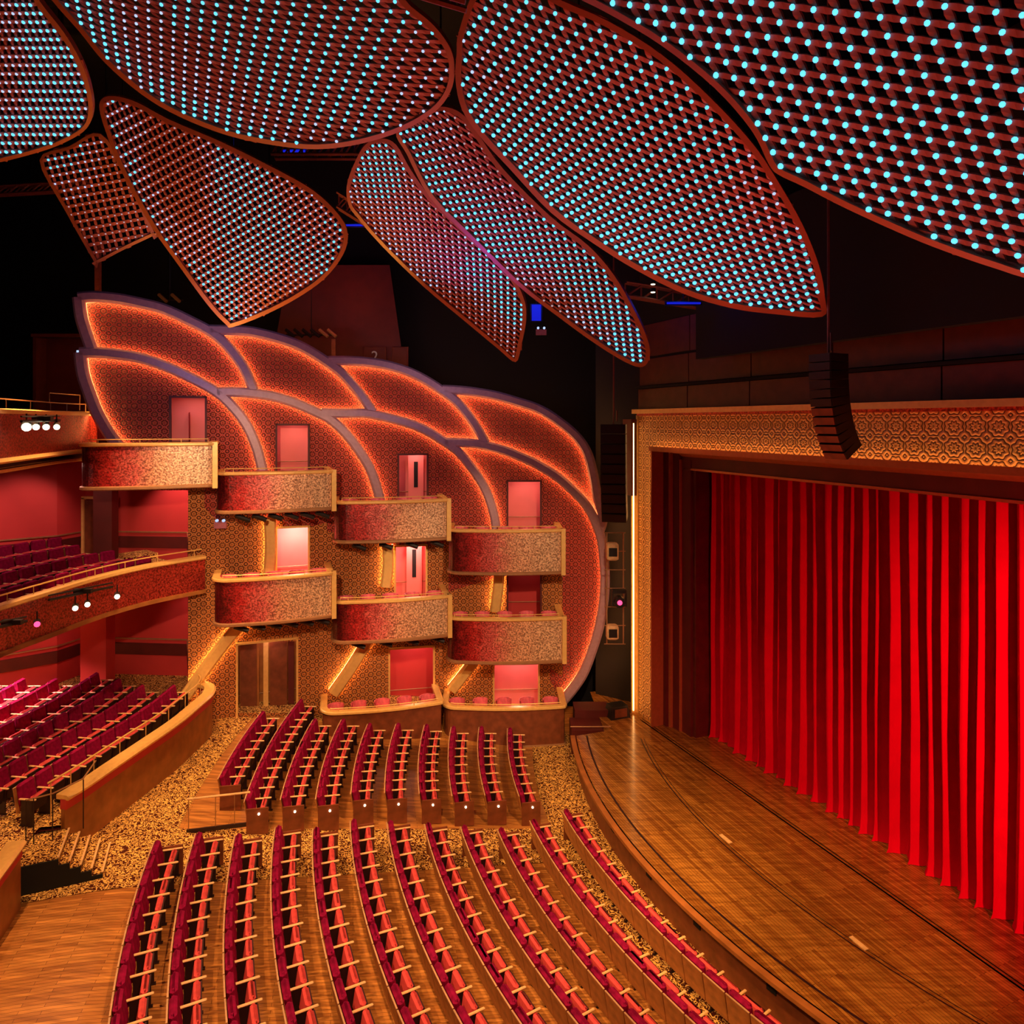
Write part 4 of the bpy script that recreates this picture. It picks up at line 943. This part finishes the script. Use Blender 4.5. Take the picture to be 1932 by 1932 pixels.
# ladder of lamps beside the frame
la = thing('lamp_ladder', 'bronze pipe ladder carrying stage lamps between the box wall and the frame', 'ladder', P3(1163, 1215, 25.3)); lb_ = Vector(la.location)
xs_ = [P3(1145, 0, 25.3).x-lb_.x, P3(1176, 0, 25.3).x-lb_.x]; Ht = (1215-1005)/F*25.3
for x in xs_: m = MB(); m.tube([(x, 0, 0), (x, 0, Ht)], .025, 5); m.build('upright', M['bronze'], la)
for i in range(7): m = MB(); m.tube([(xs_[0]-.1, 0, Ht*i/6), (xs_[1]+.08, 0, Ht*i/6)], .02, 5); m.build('rung', M['bronze'], la)
for i, (py, lb) in enumerate(((1040, 'upper'), (1192, 'lower'))):
    t = thing('lamp_housing', f"pale box lamp clamped to the pipe ladder beside the frame, {lb} one", 'lamp', P3(1155, py, 24.9), 0, 'box lamps on the ladder'); m = MB(); m.rbox((0, 0, 0), (.42, .4, .62 if i == 0 else .5), .05); m.build('housing', M['arm_wood'], t)
    m = MB(); m.box((0, -.21, 0), (.3, .02, .3)); m.build('lens', M['black_metal'], t)
t = thing('moving_lamp', 'round moving lamp glowing red on the pipe ladder', 'lamp', P3(1168, 1135, 24.8)); m = MB(); m.tube([(0, -.16, 0), (0, .16, 0)], .20, 10); m.build('lamp_head', M['black_metal'], t)
m = MB(); m.tube([(0, -.19, 0), (0, -.165, 0)], .09, 10); m.build('lens', M['lamp_red'], t)
m = MB(); m.box((-.24, 0, .1), (.05, .2, .5)); m.box((.24, 0, .1), (.05, .2, .5)); m.box((0, 0, .38), (.5, .25, .12)); m.build('yoke', M['black_metal'], t)
# roof steel seen in the gaps between the petals
def truss(a, b, d, label, mt='steel_red', bays=8):
    A, B = P3(*a), P3(*b); t = thing('roof_truss', label, 'truss', A, 0, 'roof steel above the petals'); D = B-A; u = Vector((0, 0, d)); w = D.cross(u).normalized()*d*.6
    for o_, nm in ((Vector(), 'chord'), (u, 'chord'), (w, 'chord'), (w+u, 'chord')): m = MB(); m.tube([o_, D+o_], .05, 5); m.build(nm, M[mt], t)
    m = MB()
    for i in range(bays):
        p, q = D*(i/bays), D*((i+1)/bays); m.tube([p, q+u], .03, 4); m.tube([p+w, q+w+u], .03, 4); m.tube([p, p+u], .03, 4)
    m.build('bracing', M[mt], t, kind='stuff'); return t
truss((1380, 480, 22), (1730, 425, 22), .5, 'dark steel truss in the gap between the two right petals')
truss((1180, 560, 23), (1420, 600, 23), .45, 'dark steel truss under the long right petal')
truss((520, 300, 20), (720, 300, 20), .6, 'dark steel truss in the gap under the broad top petal')
truss((640, 395, 24), (760, 470, 24), .5, 'dark steel truss left of the narrow petals')
truss((780, -10, 11.5), (880, 20, 11.5), .4, 'dark steel truss at the top centre gap')
truss((0, 370, 25), (170, 360, 25), .3, 'dark steel truss at the far left below the corner petal')
for (px, py, Y, dx) in ((1232, 536, 22.5, 0), (1232, 551, 22.5, 0), (1598, 436, 21, 0), (1617, 432, 21, 0)):
    t = thing('roof_downlight', 'tiny warm downlight in the roof gap, ' + {536: 'upper one left of the long petal tip', 551: 'lower one left of the long petal tip', 436: 'left one beyond the long petal', 432: 'right one beyond the long petal'}[py], 'light', P3(px, py, Y), 0, 'tiny roof lights')
    m = MB(); m.tube([(0, 0, 0), (0, 0, .12)], .09, 8); m.build('can', M['black_metal'], t); m = MB(); m.tube([(0, 0, -.02), (0, 0, 0)], .07, 8); m.build('lens', M['lamp_soft'], t)
for (px, py, Y, w, h, lb) in ((670, 425, 25, .9, .05, 'left of the narrow petals'), (1012, 590, 26, .35, .6, 'between the two narrow petals'), (1290, 572, 20.5, 1.0, .05, 'under the long petal'), (1560, 425, 23.5, .9, .05, 'between the right petals'), (555, 285, 22, .7, .06, 'under the broad top petal')):
    t = thing('blue_work_light', 'blue glowing work light in the dark roof ' + lb, 'light', P3(px, py, Y), 0, 'blue work lights'); m = MB(); m.box((0, 0, 0), (w, .05, h)); m.build('tube_lamp', M['blue_glow'], t)
    m = MB(); m.box((0, .06, 0), (w+.1, .06, h+.08)); m.tube([(0, .06, 0), (0, .06, 24.9-t.location.z)], .02, 4); m.build('housing', M['black_metal'], t)
    l = bpy.data.lights.new('blue_lamp', 'POINT'); l.energy = 14; l.color = (.02, .06, 1); l.shadow_soft_size = .2; lo = bpy.data.objects.new('blue_lamp', l); COL.objects.link(lo); lo.location = P3(px, py, Y)+Vector((0, -.5, .3))
# dark red upper side wall beyond the tower, with its portal marked 2 and a lamp rack
q = [P3(545, 500, 29.5), P3(735, 500, 29.5), P3(772, 760, 29.5), P3(500, 760, 29.5)]
uw = quadwall('wall_upper', q, M['dark_red'], kind='structure')
area(P3(640, 520, 27), P3(650, 640, 29.5), 1.0, 14, (1, .10, .05))
po = thing('portal_panel', 'dark red framed panels carrying a pale numeral 2 above the box wall', 'panel', P3(728, 690, 29.42)); pb = Vector(po.location)
for (x0, x1) in ((687, 728), (741, 770)):
    a, b = P3(x0, 655, 29.42)-pb, P3(x1, 700, 29.42)-pb; m = MB(); m.box(((a.x+b.x)/2, 0, (a.z+b.z)/2), (b.x-a.x, .05, a.z-b.z)); f = m.build('panel', M['dark_red'], po)
    m = MB(); m.tube([(a.x, -.04, b.z), (a.x, -.04, a.z), (b.x, -.04, a.z), (b.x, -.04, b.z)], .02, 5); m.build('panel_frame', M['steel_red'], f)
cu_ = bpy.data.curves.new('numeral', 'FONT'); cu_.body = '2'; cu_.size = .62; cu_.extrude = .01; cu_.align_x = 'CENTER'; cu_.align_y = 'CENTER'; cu_.materials.append(mat('numeral_grey', (.6, .75, .9), .5))
tmp = bpy.data.objects.new('tmp', cu_); COL.objects.link(tmp); bpy.context.view_layer.update(); nme = bpy.data.meshes.new_from_object(tmp.evaluated_get(bpy.context.evaluated_depsgraph_get())); bpy.data.objects.remove(tmp)
no = bpy.data.objects.new('numeral', nme); COL.objects.link(no); no.parent = po; no.location = P3(707, 673, 29.34)-pb; no.rotation_euler = (math.pi/2, 0, 0)
def rack(a, b, n, label, Y, lit=2):
    A, B = P3(*a, Y), P3(*b, Y); t = thing('lamp_rack', label, 'lamp rack', A, 0, 'lamp racks behind the box wall'); D = B-A
    m = MB(); m.tube([(0, 0, 0), D], .035, 5); m.tube([D*.5, Vector((D.x*.5, D.y*.5, 24.9-A.z))], .02, 4); m.build('pipe', M['black_metal'], t)
    for i in range(n):
        c = D*((i+.5)/n); m = MB(); m.tube([c+Vector((-.18, 0, .22)), c+Vector((.18, -.1, -.08))], .07, 6); m.build('lamp', M['black_metal'] if i < n-lit else M['bronze'], t)
    return t
rack((540, 632), (635, 632), 6, 'row of dark angled lamps on a pipe over the second upper petal', 28)
rack((296, 566), (345, 566), 2, 'pair of pale angled lamps on a pipe over the first upper petal', 27.5)
for (px, y0, y1, Y, lb) in ((185, 430, 775, 25.2, 'red steel post rising behind the leftmost petal tip'), (630, 640, 1335, 28, 'dark post under the lamp rack')):
    a, b = P3(px, y1, Y), P3(px, y0, Y); t = thing('steel_post', lb, 'post', a); m = MB(); m.box((0, 0, (b.z-a.z)/2), (.16, .16, b.z-a.z)); m.build('post', M['steel_red'], t)
print('seats', NSEAT[0], 'objects', len(bpy.data.objects))
